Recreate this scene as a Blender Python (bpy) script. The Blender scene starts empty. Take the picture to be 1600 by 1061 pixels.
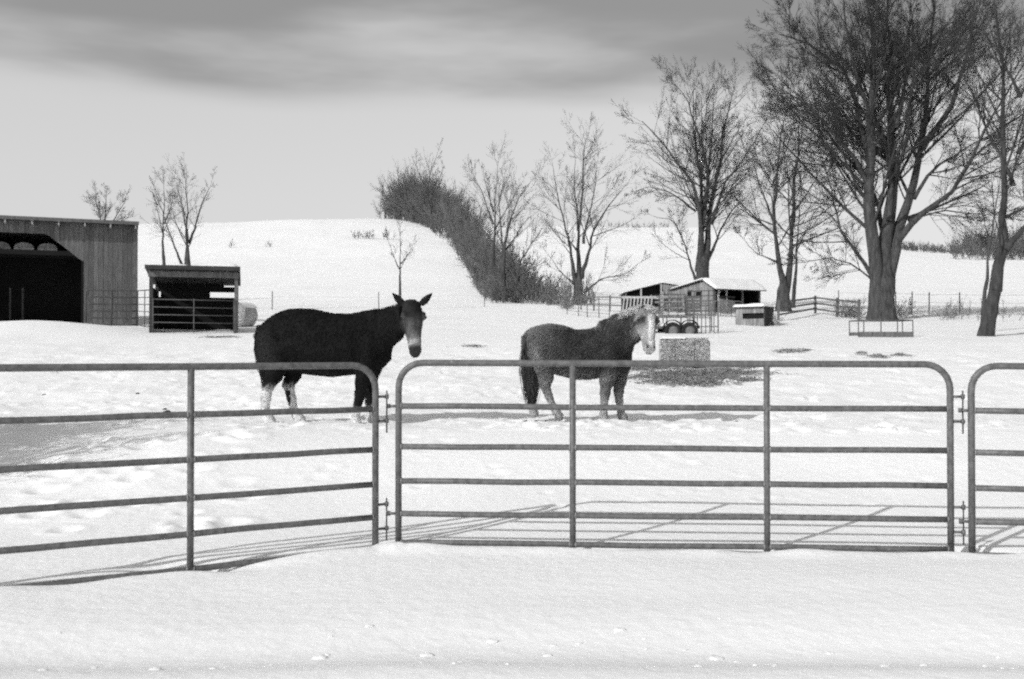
import bpy, bmesh, math, random
import numpy as np
from mathutils import Vector, Matrix, Quaternion

# ------------------------------------------------------------------ camera, sky, sun, exposure
S = bpy.context.scene
COL = S.collection
EYE = 1.6
FPX = 1600 * 35 / 36.0          # focal length in photograph pixels
HOR = 551.0                     # row of the horizon in the photograph
cam_d = bpy.data.cameras.new('camera')
cam = bpy.data.objects.new('camera', cam_d)
COL.objects.link(cam)
cam_d.lens = 35.0
cam_d.sensor_width = 36.0
cam_d.clip_start = 0.05
cam_d.clip_end = 4000
cam.location = (0, 0, EYE)
cam.rotation_euler = (math.radians(90) + math.atan((HOR - 530.5) / FPX), 0, 0)
S.camera = cam

SUN_EL = math.radians(31)
SUN_AZ = math.radians(45)       # light travels away from the camera and to the right
world = bpy.data.worlds.new('World')
S.world = world
world.use_nodes = True
wt = world.node_tree
wt.nodes.clear()
def wn(t, **k):
    n = wt.nodes.new(t)
    for a, b in k.items():
        setattr(n, a, b)
    return n
wo = wn('ShaderNodeOutputWorld')
bg = wn('ShaderNodeBackground')
bg.inputs['Strength'].default_value = 0.15
sky = wn('ShaderNodeTexSky', sky_type='NISHITA')
sky.sun_disc = False
sky.sun_elevation = SUN_EL
sky.sun_rotation = math.radians(225)
sky.dust_density = 3.0
sky.air_density = 1.0
bw = wn('ShaderNodeRGBToBW')                     # black-and-white film
wt.links.new(sky.outputs[0], bw.inputs[0])
# a high, thin overcast evens the sky out; streaks of thicker cloud lie higher up
tc = wn('ShaderNodeTexCoord')
mp = wn('ShaderNodeMapping')
mp.inputs['Scale'].default_value = (0.9, 0.9, 5.5)
wt.links.new(tc.outputs['Generated'], mp.inputs['Vector'])
nz = wn('ShaderNodeTexNoise')
nz.inputs['Scale'].default_value = 1.9
nz.inputs['Detail'].default_value = 3.0
nz.inputs['Roughness'].default_value = 0.45
wt.links.new(mp.outputs[0], nz.inputs['Vector'])
sx = wn('ShaderNodeSeparateXYZ')
wt.links.new(tc.outputs['Generated'], sx.inputs[0])
def wmath(op, a, b=None, c=None, clamp=False):
    n = wn('ShaderNodeMath', operation=op)
    n.use_clamp = clamp
    for i, v in enumerate((a, b, c)):
        if v is None:
            continue
        if isinstance(v, (int, float)):
            n.inputs[i].default_value = v
        else:
            wt.links.new(v, n.inputs[i])
    return n.outputs[0]
veil = wn('ShaderNodeMix')                       # haze veil over the clear sky
veil.data_type = 'FLOAT'
veil.inputs['Factor'].default_value = 0.5
wt.links.new(bw.outputs[0], veil.inputs['A'])
veil.inputs['B'].default_value = 4.7
hz = wmath('ADD', sx.outputs['Z'], wmath('MULTIPLY', wmath('SUBTRACT', nz.outputs['Fac'], 0.5), 0.10))
deck = wn('ShaderNodeMapRange', interpolation_type='SMOOTHSTEP')
deck.inputs['From Min'].default_value = 0.225
deck.inputs['From Max'].default_value = 0.275
wt.links.new(hz, deck.inputs['Value'])
nz2 = wn('ShaderNodeTexNoise')
nz2.inputs['Scale'].default_value = 2.6
nz2.inputs['Detail'].default_value = 5.0
nz2.inputs['Roughness'].default_value = 0.48
mp2 = wn('ShaderNodeMapping')
mp2.inputs['Scale'].default_value = (0.8, 0.8, 4.0)
mp2.inputs['Location'].default_value = (3.1, 1.7, 0.45)
wt.links.new(tc.outputs['Generated'], mp2.inputs['Vector'])
wt.links.new(mp2.outputs[0], nz2.inputs['Vector'])
thick = wn('ShaderNodeMapRange', interpolation_type='SMOOTHSTEP')
thick.inputs['From Min'].default_value = 0.27
thick.inputs['From Max'].default_value = 0.58
thick.inputs['To Min'].default_value = 0.0
thick.inputs['To Max'].default_value = 1.0
wt.links.new(nz2.outputs['Fac'], thick.inputs['Value'])
cf = wmath('MULTIPLY', deck.outputs[0], thick.outputs[0])
cl = wn('ShaderNodeMix')
cl.data_type = 'FLOAT'
wt.links.new(cf, cl.inputs['Factor'])
wt.links.new(veil.outputs[0], cl.inputs['A'])
cl.inputs['B'].default_value = 1.75
wt.links.new(cl.outputs[0], bg.inputs['Color'])
wt.links.new(bg.outputs[0], wo.inputs[0])

sun_d = bpy.data.lights.new('sun', 'SUN')
sun_d.energy = 2.6
sun_d.angle = math.radians(0.6)
sun_d.color = (1, 1, 1)
sun = bpy.data.objects.new('sun', sun_d)
COL.objects.link(sun)
LDIR = Vector((math.sin(SUN_AZ) * math.cos(SUN_EL), math.cos(SUN_AZ) * math.cos(SUN_EL), -math.sin(SUN_EL)))
sun.rotation_euler = LDIR.to_track_quat('-Z', 'Y').to_euler()
sun.location = (-30, -30, 40)

S.view_settings.view_transform = 'Standard'
S.view_settings.look = 'None'
S.view_settings.exposure = 0.23
S.view_settings.gamma = 1.0
S.view_settings.use_curve_mapping = False
S.render.engine = 'CYCLES'
S.cycles.use_denoising = False
S.cycles.filter_width = 2.2
S.cycles.max_bounces = 5
S.cycles.diffuse_bounces = 3
S.cycles.use_adaptive_sampling = True
S.cycles.adaptive_threshold = 1.0
S.cycles.adaptive_min_samples = 20

RNG = np.random.default_rng(11)
random.seed(5)

# ------------------------------------------------------------------ small tools
def tag(o, label=None, cat=None, group=None, kind=None):
    if label: o['label'] = label
    if cat: o['category'] = cat
    if group: o['group'] = group
    if kind: o['kind'] = kind
    return o

def empty(name, loc, rz=0.0):
    o = bpy.data.objects.new(name, None)
    COL.objects.link(o)
    o.empty_display_size = 0.2
    o.location = loc
    o.rotation_euler = (0, 0, rz)
    return o

def fast_mesh(name, V, F, smooth=False):
    """V (n,3), F (m,4) quads or (m,3)"""
    V = np.asarray(V, np.float32); F = np.asarray(F, np.int32)
    k = F.shape[1]
    me = bpy.data.meshes.new(name)
    me.vertices.add(len(V)); me.vertices.foreach_set('co', V.ravel())
    me.loops.add(F.size); me.loops.foreach_set('vertex_index', F.ravel())
    me.polygons.add(len(F))
    me.polygons.foreach_set('loop_start', np.arange(0, F.size, k, dtype=np.int32))
    me.polygons.foreach_set('loop_total', np.full(len(F), k, np.int32))
    me.polygons.foreach_set('use_smooth', np.full(len(F), smooth))
    me.update(calc_edges=True)
    return me

def link(name, me, mat, parent=None, loc=None):
    o = bpy.data.objects.new(name, me)
    COL.objects.link(o)
    if mat is not None and len(me.materials) == 0:
        me.materials.append(mat)
    if parent is not None: o.parent = parent
    if loc is not None: o.location = loc
    return o

class MB:
    def __init__(s):
        s.v = []; s.f = []; s.sm = []
    def raw(s, V, F, smooth=False):
        b = len(s.v)
        s.v += [tuple(p) for p in V]
        s.f += [tuple(b + i for i in f) for f in F]
        s.sm += [smooth] * len(F)
        return s
    def box(s, a, b, jit=0.0):
        x0, y0, z0 = a; x1, y1, z1 = b
        V = [(x0,y0,z0),(x1,y0,z0),(x1,y1,z0),(x0,y1,z0),(x0,y0,z1),(x1,y0,z1),(x1,y1,z1),(x0,y1,z1)]
        if jit:
            V = [tuple(c + random.uniform(-jit, jit) for c in p) for p in V]
        return s.raw(V, [(3,2,1,0),(4,5,6,7),(0,1,5,4),(1,2,6,5),(2,3,7,6),(3,0,4,7)])
    def beam(s, p, q, w, h, up=(0,0,1)):
        p = Vector(p); q = Vector(q); d = (q - p).normalized()
        u = Vector(up)
        if abs(d.dot(u)) > .98: u = Vector((0,1,0))
        b = d.cross(u).normalized(); c = b.cross(d).normalized()
        V = []
        for e in (p, q):
            for i, j in ((-1,-1),(1,-1),(1,1),(-1,1)):
                V.append(e + b * (i * w / 2) + c * (j * h / 2))
        return s.raw(V, [(3,2,1,0),(4,5,6,7),(0,1,5,4),(1,2,6,5),(2,3,7,6),(3,0,4,7)])
    def tube(s, pts, r, n=10, cap=True, smooth=True):
        pts = [Vector(p) for p in pts]
        if not isinstance(r, (list, tuple)): r = [r] * len(pts)
        V = []; F = []
        t0 = (pts[1] - pts[0]).normalized()
        up = Vector((0,0,1)) if abs(t0.z) < .9 else Vector((0,1,0))
        b = t0.cross(up).normalized()
        for i, p in enumerate(pts):
            if i == 0: t = pts[1] - pts[0]
            elif i == len(pts) - 1: t = pts[-1] - pts[-2]
            else: t = (pts[i+1] - pts[i]).normalized() + (pts[i] - pts[i-1]).normalized()
            t.normalize()
            b = (b - t * b.dot(t)).normalized()
            c = t.cross(b)
            for k in range(n):
                a = 2 * math.pi * k / n
                V.append(p + (b * math.cos(a) + c * math.sin(a)) * r[i])
        for i in range(len(pts) - 1):
            for k in range(n):
                F.append((i*n+k, i*n+(k+1)%n, (i+1)*n+(k+1)%n, (i+1)*n+k))
        s.raw(V, F, smooth)
        if cap:
            b0 = len(s.v) - len(V)
            s.f.append(tuple(b0 + k for k in reversed(range(n)))); s.sm.append(False)
            s.f.append(tuple(b0 + (len(pts)-1)*n + k for k in range(n))); s.sm.append(False)
        return s
    def build(s, name, mat, parent=None, loc=None):
        me = bpy.data.meshes.new(name)
        me.from_pydata([tuple(p) for p in s.v], [], s.f)
        me.polygons.foreach_set('use_smooth', s.sm)
        me.update()
        return link(name, me, mat, parent, loc)

# ------------------------------------------------------------------ materials (monochrome, as the film saw them)
def mat(name, g, var=0.25, scale=3.0, rough=0.85, bump=0.0, bscale=30.0, metallic=0.0, stretch=(1,1,1), spec=0.3, detail=4.0, obj_var=0.0):
    m = bpy.data.materials.new(name); m.use_nodes = True
    t = m.node_tree; b = t.nodes['Principled BSDF']
    b.inputs['Roughness'].default_value = rough
    b.inputs['Metallic'].default_value = metallic
    b.inputs['Specular IOR Level'].default_value = spec
    c = t.nodes.new('ShaderNodeTexCoord'); mpn = t.nodes.new('ShaderNodeMapping')
    mpn.inputs['Scale'].default_value = stretch
    t.links.new(c.outputs['Object'], mpn.inputs[0])
    n = t.nodes.new('ShaderNodeTexNoise'); n.inputs['Scale'].default_value = scale; n.inputs['Detail'].default_value = detail
    n.inputs['Roughness'].default_value = 0.6
    t.links.new(mpn.outputs[0], n.inputs['Vector'])
    mr = t.nodes.new('ShaderNodeMapRange')
    mr.inputs['From Min'].default_value = 0.3; mr.inputs['From Max'].default_value = 0.7
    mr.inputs['To Min'].default_value = g * (1 - var); mr.inputs['To Max'].default_value = g * (1 + var)
    t.links.new(n.outputs['Fac'], mr.inputs['Value'])
    out = mr.outputs[0]
    if obj_var:
        oi = t.nodes.new('ShaderNodeObjectInfo')
        mv = t.nodes.new('ShaderNodeMapRange')
        mv.inputs['To Min'].default_value = 1 - obj_var; mv.inputs['To Max'].default_value = 1 + obj_var
        t.links.new(oi.outputs['Random'], mv.inputs['Value'])
        mm = t.nodes.new('ShaderNodeMath'); mm.operation = 'MULTIPLY'
        t.links.new(out, mm.inputs[0]); t.links.new(mv.outputs[0], mm.inputs[1])
        out = mm.outputs[0]
    t.links.new(out, b.inputs['Base Color'])
    if bump:
        n2 = t.nodes.new('ShaderNodeTexNoise'); n2.inputs['Scale'].default_value = bscale; n2.inputs['Detail'].default_value = 5
        t.links.new(mpn.outputs[0], n2.inputs['Vector'])
        bp = t.nodes.new('ShaderNodeBump'); bp.inputs['Strength'].default_value = 1.0; bp.inputs['Distance'].default_value = bump
        t.links.new(n2.outputs['Fac'], bp.inputs['Height']); t.links.new(bp.outputs[0], b.inputs['Normal'])
    return m

M = {}
M['snow'] = mat('snow', 0.90, 0.035, 0.35, 0.75, 0.012, 9.0, spec=0.2)
M['clod'] = mat('snow_clod', 0.84, 0.05, 6.0, 0.8, 0.01, 25.0, spec=0.2)
M['roofsnow'] = mat('roof_snow', 0.86, 0.04, 1.5, 0.8, 0.02, 6.0, spec=0.2)
M['pipe'] = mat('painted_pipe', 0.13, 0.38, 22.0, 0.5, 0.0015, 60.0, metallic=0.1, detail=6)
M['pipe_dull'] = mat('weathered_pipe', 0.10, 0.3, 6.0, 0.6, metallic=0.1)
M['weld'] = mat('weld_bead', 0.22, 0.5, 120.0, 0.5)
M['pin'] = mat('iron_pin', 0.07, 0.3, 30.0, 0.6)
M['bark'] = mat('bark', 0.062, 0.55, 2.6, 0.95, 0.05, 7.0, stretch=(3, 3, 0.7))
M['bark_dark'] = mat('bark_dark', 0.05, 0.5, 2.2, 0.95, 0.04, 7.0, stretch=(3, 3, 0.7))
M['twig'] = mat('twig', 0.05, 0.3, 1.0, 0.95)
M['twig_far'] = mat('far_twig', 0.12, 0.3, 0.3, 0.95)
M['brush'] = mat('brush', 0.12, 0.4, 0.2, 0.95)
M['weed'] = mat('dry_weed', 0.20, 0.35, 2.0, 0.95)
M['board'] = mat('grey_board', 0.12, 0.35, 2.5, 0.9, 0.006, 20.0, stretch=(6, 6, 0.6), obj_var=0.22)
M['board_dark'] = mat('dark_board', 0.045, 0.4, 2.5, 0.9, 0.006, 20.0, stretch=(0.6, 6, 6), obj_var=0.3)
M['board_pale'] = mat('pale_board', 0.23, 0.45, 2.5, 0.9, 0.006, 20.0, stretch=(5, 5, 0.6), obj_var=0.2)
M['timber'] = mat('timber', 0.12, 0.35, 3.0, 0.9, 0.006, 20.0, stretch=(2, 2, 1))
M['timber_pale'] = mat('pale_timber', 0.42, 0.25, 3.0, 0.9)
M['roof_dark'] = mat('roof_metal', 0.05, 0.35, 2.0, 0.7)
M['void'] = mat('shade_board', 0.008, 0.3, 2.0, 0.95)  # near-black colour stands in for the shade inside sheds and openings
M['dirt'] = mat('dirt', 0.02, 0.4, 3.0, 1.0, 0.03, 8.0)
M['hay'] = mat('hay', 0.40, 0.5, 16.0, 0.95, 0.03, 40.0)
M['hay_dark'] = mat('trodden_hay', 0.24, 0.55, 9.0, 0.95)
M['tyre'] = mat('tyre', 0.02, 0.3, 8.0, 0.85)
M['steel'] = mat('trailer_steel', 0.13, 0.3, 5.0, 0.55)
M['rim'] = mat('wheel_rim', 0.16, 0.3, 5.0, 0.5)
M['manure'] = mat('manure', 0.03, 0.4, 9.0, 1.0, 0.02, 20.0)
M['tarp'] = mat('tarp', 0.3, 0.25, 4.0, 0.8)

def fur_mat(name, var=0.22, bump=0.006):
    m = bpy.data.materials.new(name); m.use_nodes = True
    t = m.node_tree; b = t.nodes['Principled BSDF']
    b.inputs['Roughness'].default_value = 0.8
    b.inputs['Specular IOR Level'].default_value = 0.14
    a = t.nodes.new('ShaderNodeAttribute'); a.attribute_name = 'coat'
    c = t.nodes.new('ShaderNodeTexCoord'); mpn = t.nodes.new('ShaderNodeMapping')
    mpn.inputs['Scale'].default_value = (0.8, 1, 0.45)
    t.links.new(c.outputs['Object'], mpn.inputs[0])
    n = t.nodes.new('ShaderNodeTexNoise'); n.inputs['Scale'].default_value = 55; n.inputs['Detail'].default_value = 5; n.inputs['Roughness'].default_value = .7
    t.links.new(mpn.outputs[0], n.inputs['Vector'])
    n2 = t.nodes.new('ShaderNodeTexNoise'); n2.inputs['Scale'].default_value = 5; n2.inputs['Detail'].default_value = 3
    t.links.new(c.outputs['Object'], n2.inputs['Vector'])
    ad = t.nodes.new('ShaderNodeMath'); ad.operation = 'ADD'
    t.links.new(n.outputs['Fac'], ad.inputs[0]); t.links.new(n2.outputs['Fac'], ad.inputs[1])
    mr = t.nodes.new('ShaderNodeMapRange'); mr.inputs['From Min'].default_value = .65; mr.inputs['From Max'].default_value = 1.35
    mr.inputs['To Min'].default_value = 1 - 2*var; mr.inputs['To Max'].default_value = 1 + 2*var
    t.links.new(ad.outputs[0], mr.inputs['Value'])
    mx = t.nodes.new('ShaderNodeVectorMath'); mx.operation = 'SCALE'
    t.links.new(a.outputs['Color'], mx.inputs[0]); t.links.new(mr.outputs[0], mx.inputs['Scale'])
    t.links.new(mx.outputs[0], b.inputs['Base Color'])
    bp = t.nodes.new('ShaderNodeBump'); bp.inputs['Distance'].default_value = bump; bp.inputs['Strength'].default_value = 1
    t.links.new(n.outputs['Fac'], bp.inputs['Height']); t.links.new(bp.outputs[0], b.inputs['Normal'])
    return m
M['fur'] = fur_mat('coat')
M['hair_dark'] = mat('dark_hair', 0.025, 0.4, 8.0, 0.7)
M['hair_pale'] = mat('flaxen_hair', 0.5, 0.35, 8.0, 0.7)
M['hair_mid'] = mat('brown_hair', 0.05, 0.45, 8.0, 0.7)
M['eye'] = mat('eye', 0.01, 0.1, 5.0, 0.15, spec=0.6)
M['hoof'] = mat('hoof', 0.06, 0.3, 12.0, 0.6)

# ------------------------------------------------------------------ terrain
PXC = np.array([-900, -300, 0, 120, 250, 400, 600, 760, 900, 1050, 1200, 1400, 1600, 1900, 2500], float)
DC = np.array([3.0, 5, 7.2, 8.2, 9.2, 10.5, 12.2, 13.2, 14.0, 16.2, 18, 21, 25, 30, 38, 46, 60, 80, 100, 130, 170, 210, 250, 280, 330, 600, 1400])
def zrow(y, d): return EYE + (HOR - y) / FPX * d
def build_table():
    T = np.zeros((len(PXC), len(DC)))
    near = {3.0: .0, 5: 0, 7.2: .02, 8.2: 0, 9.2: .03, 10.5: .17, 12.2: .52, 13.2: .655, 14.0: .61, 16.2: .60, 18: .78, 21: 1.05, 25: 1.36, 30: 1.74}
    crest = np.interp(PXC, [-900, 0, 200, 330, 600, 650, 760, 950, 1150, 1300, 1420, 1600, 2500],
                      [342, 345, 350, 346, 338, 340, 350, 355, 352, 366, 396, 400, 400])
    for i, px in enumerate(PXC):
        l = np.clip((760 - px) / 300, 0, 1)     # 1 on the left, 0 on the right
        y38 = 526 + (521 - 526) * l
        y46 = 510 + (507 - 510) * l
        y60 = 491 + (490 - 491) * l
        y80 = 477
        if px > 1000:
            y60, y80 = 488, 476
        c = crest[i]
        far = {38: y38, 46: y46, 60: y60, 80: y80, 100: y80 - 8}
        for d, fr in ((130, .20), (170, .48), (210, .76), (250, .95), (280, 1.0)):
            far[d] = (y80 - 12) + (c - (y80 - 12)) * fr
        for j, d in enumerate(DC):
            if d in near: T[i, j] = near[d]
            elif d in far: T[i, j] = zrow(far[d], d)
            elif d == 330: T[i, j] = zrow(c, 280) + .5
            elif d == 600: T[i, j] = zrow(c, 280) - 8
            else: T[i, j] = zrow(c, 280) - 12
    return T
TAB = build_table()
LG = np.log(DC + 2.0)
NU, NV = 260, 420
UF = np.linspace(PXC[0], PXC[-1], NU); VF = np.linspace(LG[0], LG[-1], NV)
tmp = np.array([np.interp(VF, LG, TAB[i]) for i in range(len(PXC))])
FINE = np.array([np.interp(UF, PXC, tmp[:, j]) for j in range(NV)]).T
def blur(A, ax, r, passes=2):
    for _ in range(passes):
        pad = [(0, 0), (0, 0)]; pad[ax] = (r, r)
        B = np.pad(A, pad, mode='edge')
        c = np.cumsum(np.insert(B, 0, 0, axis=ax), axis=ax)
        n = 2 * r + 1
        sl1 = [slice(None)] * 2; sl2 = [slice(None)] * 2
        sl1[ax] = slice(n, None); sl2[ax] = slice(None, -n)
        A = (c[tuple(sl1)] - c[tuple(sl2)]) / n
    return A
FINE = blur(blur(FINE, 0, 6), 1, 2)

# lattice value noise, fractal
_perm = np.random.default_rng(3).random((256, 256))
def vnoise(x, y):
    xi = np.floor(x).astype(int); yi = np.floor(y).astype(int)
    fx = x - xi; fy = y - yi
    fx = fx * fx * (3 - 2 * fx); fy = fy * fy * (3 - 2 * fy)
    a = _perm[xi & 255, yi & 255]; b = _perm[(xi + 1) & 255, yi & 255]
    c = _perm[xi & 255, (yi + 1) & 255]; d = _perm[(xi + 1) & 255, (yi + 1) & 255]
    return (a * (1 - fx) + b * fx) * (1 - fy) + (c * (1 - fx) + d * fx) * fy - .5
def fbm(x, y, o=3):
    s = 0; a = 1.0
    for k in range(o):
        s = s + a * vnoise(x * 2 ** k + 17.3 * k, y * 2 ** k + 5.1 * k); a *= .5
    return s
def sstep(a, b, x):
    t = np.clip((x - a) / (b - a), 0, 1); return t * t * (3 - 2 * t)

# hoof prints and hollows: (x, y, radius, depth)
prints = []
_r = np.random.default_rng(21)
for _ in range(800):
    y = _r.uniform(12.8, 27); x = _r.uniform(-.55, .5) * y
    if abs(x - (-2.5)) < 8 or _r.random() < .5:
        prints.append((x, y, _r.uniform(.07, .13), _r.uniform(.03, .075)))
for _ in range(45):                     # near the left panel
    y = _r.uniform(8.8, 12.5); x = _r.uniform(-.5, -.26) * y
    prints.append((x, y, _r.uniform(.1, .18), _r.uniform(.02, .05)))
for k in range(10):                     # a walked trail
    prints.append((1.2 + k * .42, 13.0 - .02 * k + _r.uniform(-.2, .2), .12, .04))
for _ in range(60):
    y = _r.uniform(9.6, 13); x = _r.uniform(-.2, .5) * y
    prints.append((x, y, _r.uniform(.07, .13), _r.uniform(.006, .018)))
PR = np.array(prints)

def base_z(x, y):
    x = np.asarray(x, float); y = np.asarray(y, float)
    d = np.clip(y, 3.0, 1399)
    u = np.clip(x / d * FPX + 800, PXC[0], PXC[-1] - 1e-3)
    a = (u - UF[0]) / (UF[1] - UF[0]); b = (np.log(d + 2) - VF[0]) / (VF[1] - VF[0])
    a = np.clip(a, 0, NU - 1.001); b = np.clip(b, 0, NV - 1.001)
    i = a.astype(int); j = b.astype(int); fa = a - i; fb = b - j
    return (FINE[i, j] * (1-fa) * (1-fb) + FINE[i+1, j] * fa * (1-fb) + FINE[i, j+1] * (1-fa) * fb + FINE[i+1, j+1] * fa * fb)

# corral panel line (x, y of its posts) used both for the panels and the scoops at their feet
def at(px, d): return ((px - 800) / FPX * d)
P0 = (at(-140, 6.55), 6.55)
P1 = (at(587, 8.22), 8.22)
Q0 = (at(623, 8.28), 8.28)
Q1 = (at(1484, 8.04), 8.04)
R0 = (at(1517, 8.0), 8.0)
R1 = (at(2300, 7.6), 7.6)

def ground(x, y):
    x = np.asarray(x, float); y = np.asarray(y, float)
    z = base_z(x, y)
    # foreground: gentle roll, and a hollow shaped to darken a band of snow
    fg = 1 - sstep(7.0, 9.0, y)
    z = z + fg * (.05 * fbm(x * .35, y * .6, 3))
    ry = 5.35 + .12 * np.sin(x * .7 + .6) - .05 * x
    z = z - .06 * np.exp(-((y - ry) / .40) ** 2) + .07 * np.exp(-((y - ry + .68) / .42) ** 2)
    # snow lying along the foot of the panels
    line = np.where(x < P1[0], P0[1] + (x - P0[0]) * (P1[1] - P0[1]) / (P1[0] - P0[0]),
                    np.where(x < Q1[0], Q0[1] + (x - Q0[0]) * (Q1[1] - Q0[1]) / (Q1[0] - Q0[0]),
                             R0[1] + (x - R0[0]) * (R1[1] - R0[1]) / (R1[0] - R0[0])))
    dl = y - line
    z = z + np.where(x > -.9, .7, 1) * (.03 + .05 * vnoise(x * .9 + 3, x * 0 + 7) + .05 * vnoise(x * 2.6 + 9, x * 0 + 2)) * np.exp(-((dl + .16) / .16) ** 2)
    z = z - .03 * np.exp(-((dl - .05) / .10) ** 2)
    for hx, hy, hr, hd in ((at(299, 7.46), 7.46, .42, .10), (at(1517, 8.0), 8.05, .3, .09), (at(905, 8.2), 8.2, .5, .03), (at(1203, 8.12), 8.1, .35, .03)):
        z = z - hd * np.exp(-(((x - hx) / hr) ** 2 + ((y - hy - .06) / .16) ** 2))
    # trodden yard
    yard = sstep(12.4, 13.4, y) * (1 - sstep(26, 40, y))
    z = z + yard * (.075 * fbm(x * .8, y * .9, 4) + .036 * fbm(x * 3.1, y * 3.1, 3))
    lf = sstep(9.0, 10.5, y) * (1 - sstep(12.5, 13.5, y)) * (1 - sstep(-4.2, -2.6, x))
    z = z + lf * .06 * fbm(x * 1.6, y * 1.6, 3)
    z = z + .035 * fbm(x * .5 + 9, y * .5, 3) * sstep(8.6, 9.6, y) * (1 - yard)
    # drifts in front of the barn, rolling further out
    z = z + .5 * np.exp(-(((x + 18.5) / 3.4) ** 2 + ((y - 38) / 3.2) ** 2))
    far = sstep(30, 60, y)
    z = z + far * .25 * fbm(x * .06, y * .06, 3) * np.clip(y / 120, .3, 3)
    # the animals' scuffed footing
    near = (y > 8.5) & (y < 27.5) & (np.abs(x) < 17)
    if near.any():
        zz = z[near] if z.ndim else z
        X = x[near] if z.ndim else x; Y = y[near] if z.ndim else y
        add = np.zeros_like(X)
        order = np.argsort(Y) if z.ndim else None
        if z.ndim:
            Ys = Y[order]
            for hx, hy, hr, hd in PR:
                lo = np.searchsorted(Ys, hy - 2.6 * hr); hi = np.searchsorted(Ys, hy + 2.6 * hr)
                idx = order[lo:hi]
                dx = X[idx] - hx
                m2 = np.abs(dx) < 2.6 * hr
                idx = idx[m2]
                q = ((X[idx] - hx) ** 2 + ((Y[idx] - hy)) ** 2) / hr ** 2
                add[idx] += hd * (-np.exp(-q * 1.3) + .55 * np.exp(-((np.sqrt(q) - 1.35) / .38) ** 2))
            z[near] = zz + add
    return z
def gz(x, y): return float(ground(np.array([x]), np.array([y]))[0])
def spot(px, d): x = at(px, d); return x, d, gz(x, d)

rows = [-40, -20, -10, -5, -2, 0, 1.5]
y = 2.2
while y < 1300:
    rows.append(y)
    st = .06 if y < 6.6 else (.032 if y < 8.9 else (.05 if y < 17.5 else (.1 if y < 28 else .012 * y)))
    y += st
rows = np.array(rows)
sc = np.linspace(-1, 1, 461)
sc = np.sign(sc) * (np.abs(sc) * .75 + .25 * np.abs(sc) ** 3)
GX = sc[None, :] * (8 + np.clip(rows, 0, None)[:, None] * .75)
GY = np.repeat(rows[:, None], len(sc), 1)
GZ = ground(GX.ravel(), GY.ravel())
Vg = np.stack([GX.ravel(), GY.ravel(), GZ], 1)
nr, nc = GX.shape
ii = (np.arange(nr - 1)[:, None] * nc + np.arange(nc - 1)[None, :]).ravel()
Fg = np.stack([ii, ii + 1, ii + nc + 1, ii + nc], 1)
tag(link('snow_ground', fast_mesh('snow_ground', Vg, Fg, True), M['snow']), kind='structure')

# loose snow thrown up in the foreground
def lumps(name, spots, mt, label, cat):
    mb = MB()
    for (x, yy, r, fl) in spots:
        z = gz(x, yy)
        bm = bmesh.new(); bmesh.ops.create_icosphere(bm, subdivisions=2, radius=1)
        ph = random.uniform(0, 9)
        for v in bm.verts:
            n = 1 + .28 * math.sin(3.1 * v.co.x + ph) * math.cos(2.7 * v.co.y - ph) + random.uniform(-.1, .1)
            v.co = Vector((v.co.x * r * n * 1.25, v.co.y * r * n, v.co.z * r * n * fl))
        idx = {v: i for i, v in enumerate(bm.verts)}
        mb.raw([(v.co.x + x, v.co.y + yy, v.co.z + z + r * fl * .25) for v in bm.verts], [[idx[v] for v in f.verts] for f in bm.faces], True)
        bm.free()
    return tag(mb.build(name, mt), label, cat, kind='stuff')
def near_px(px, py):
    d = EYE * FPX / (py - HOR); return at(px, d), d
cl = []
for px, py, r in ((578, 972, .035), (518, 984, .018), (502, 1012, .05), (668, 1008, .05), (770, 988, .042), (865, 993, .02), (855, 1008, .036), (905, 991, .025), (968, 977, .042),
                  (1010, 998, .02), (1118, 1012, .05), (1150, 1018, .025), (1070, 1000, .02), (1295, 1006, .03), (335, 1045, .025), (245, 1046, .045), (70, 1050, .03), (95, 982, .02), (150, 1035, .022), (1440, 1030, .03), (1380, 1040, .03), (1210, 1030, .02), (1090, 1040, .03), (720, 1030, .018), (425, 1030, .016)):
    x, yy = near_px(px, py); cl.append((x, yy, r * .62, .34))
for _ in range(14):
    x, yy = near_px(random.uniform(480, 1600), random.uniform(965, 1055)); cl.append((x, yy, random.uniform(.005, .011), .7))
lumps('snow_clods', cl, M['clod'], 'small clods of loose snow scattered across the foreground', 'snow')

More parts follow.
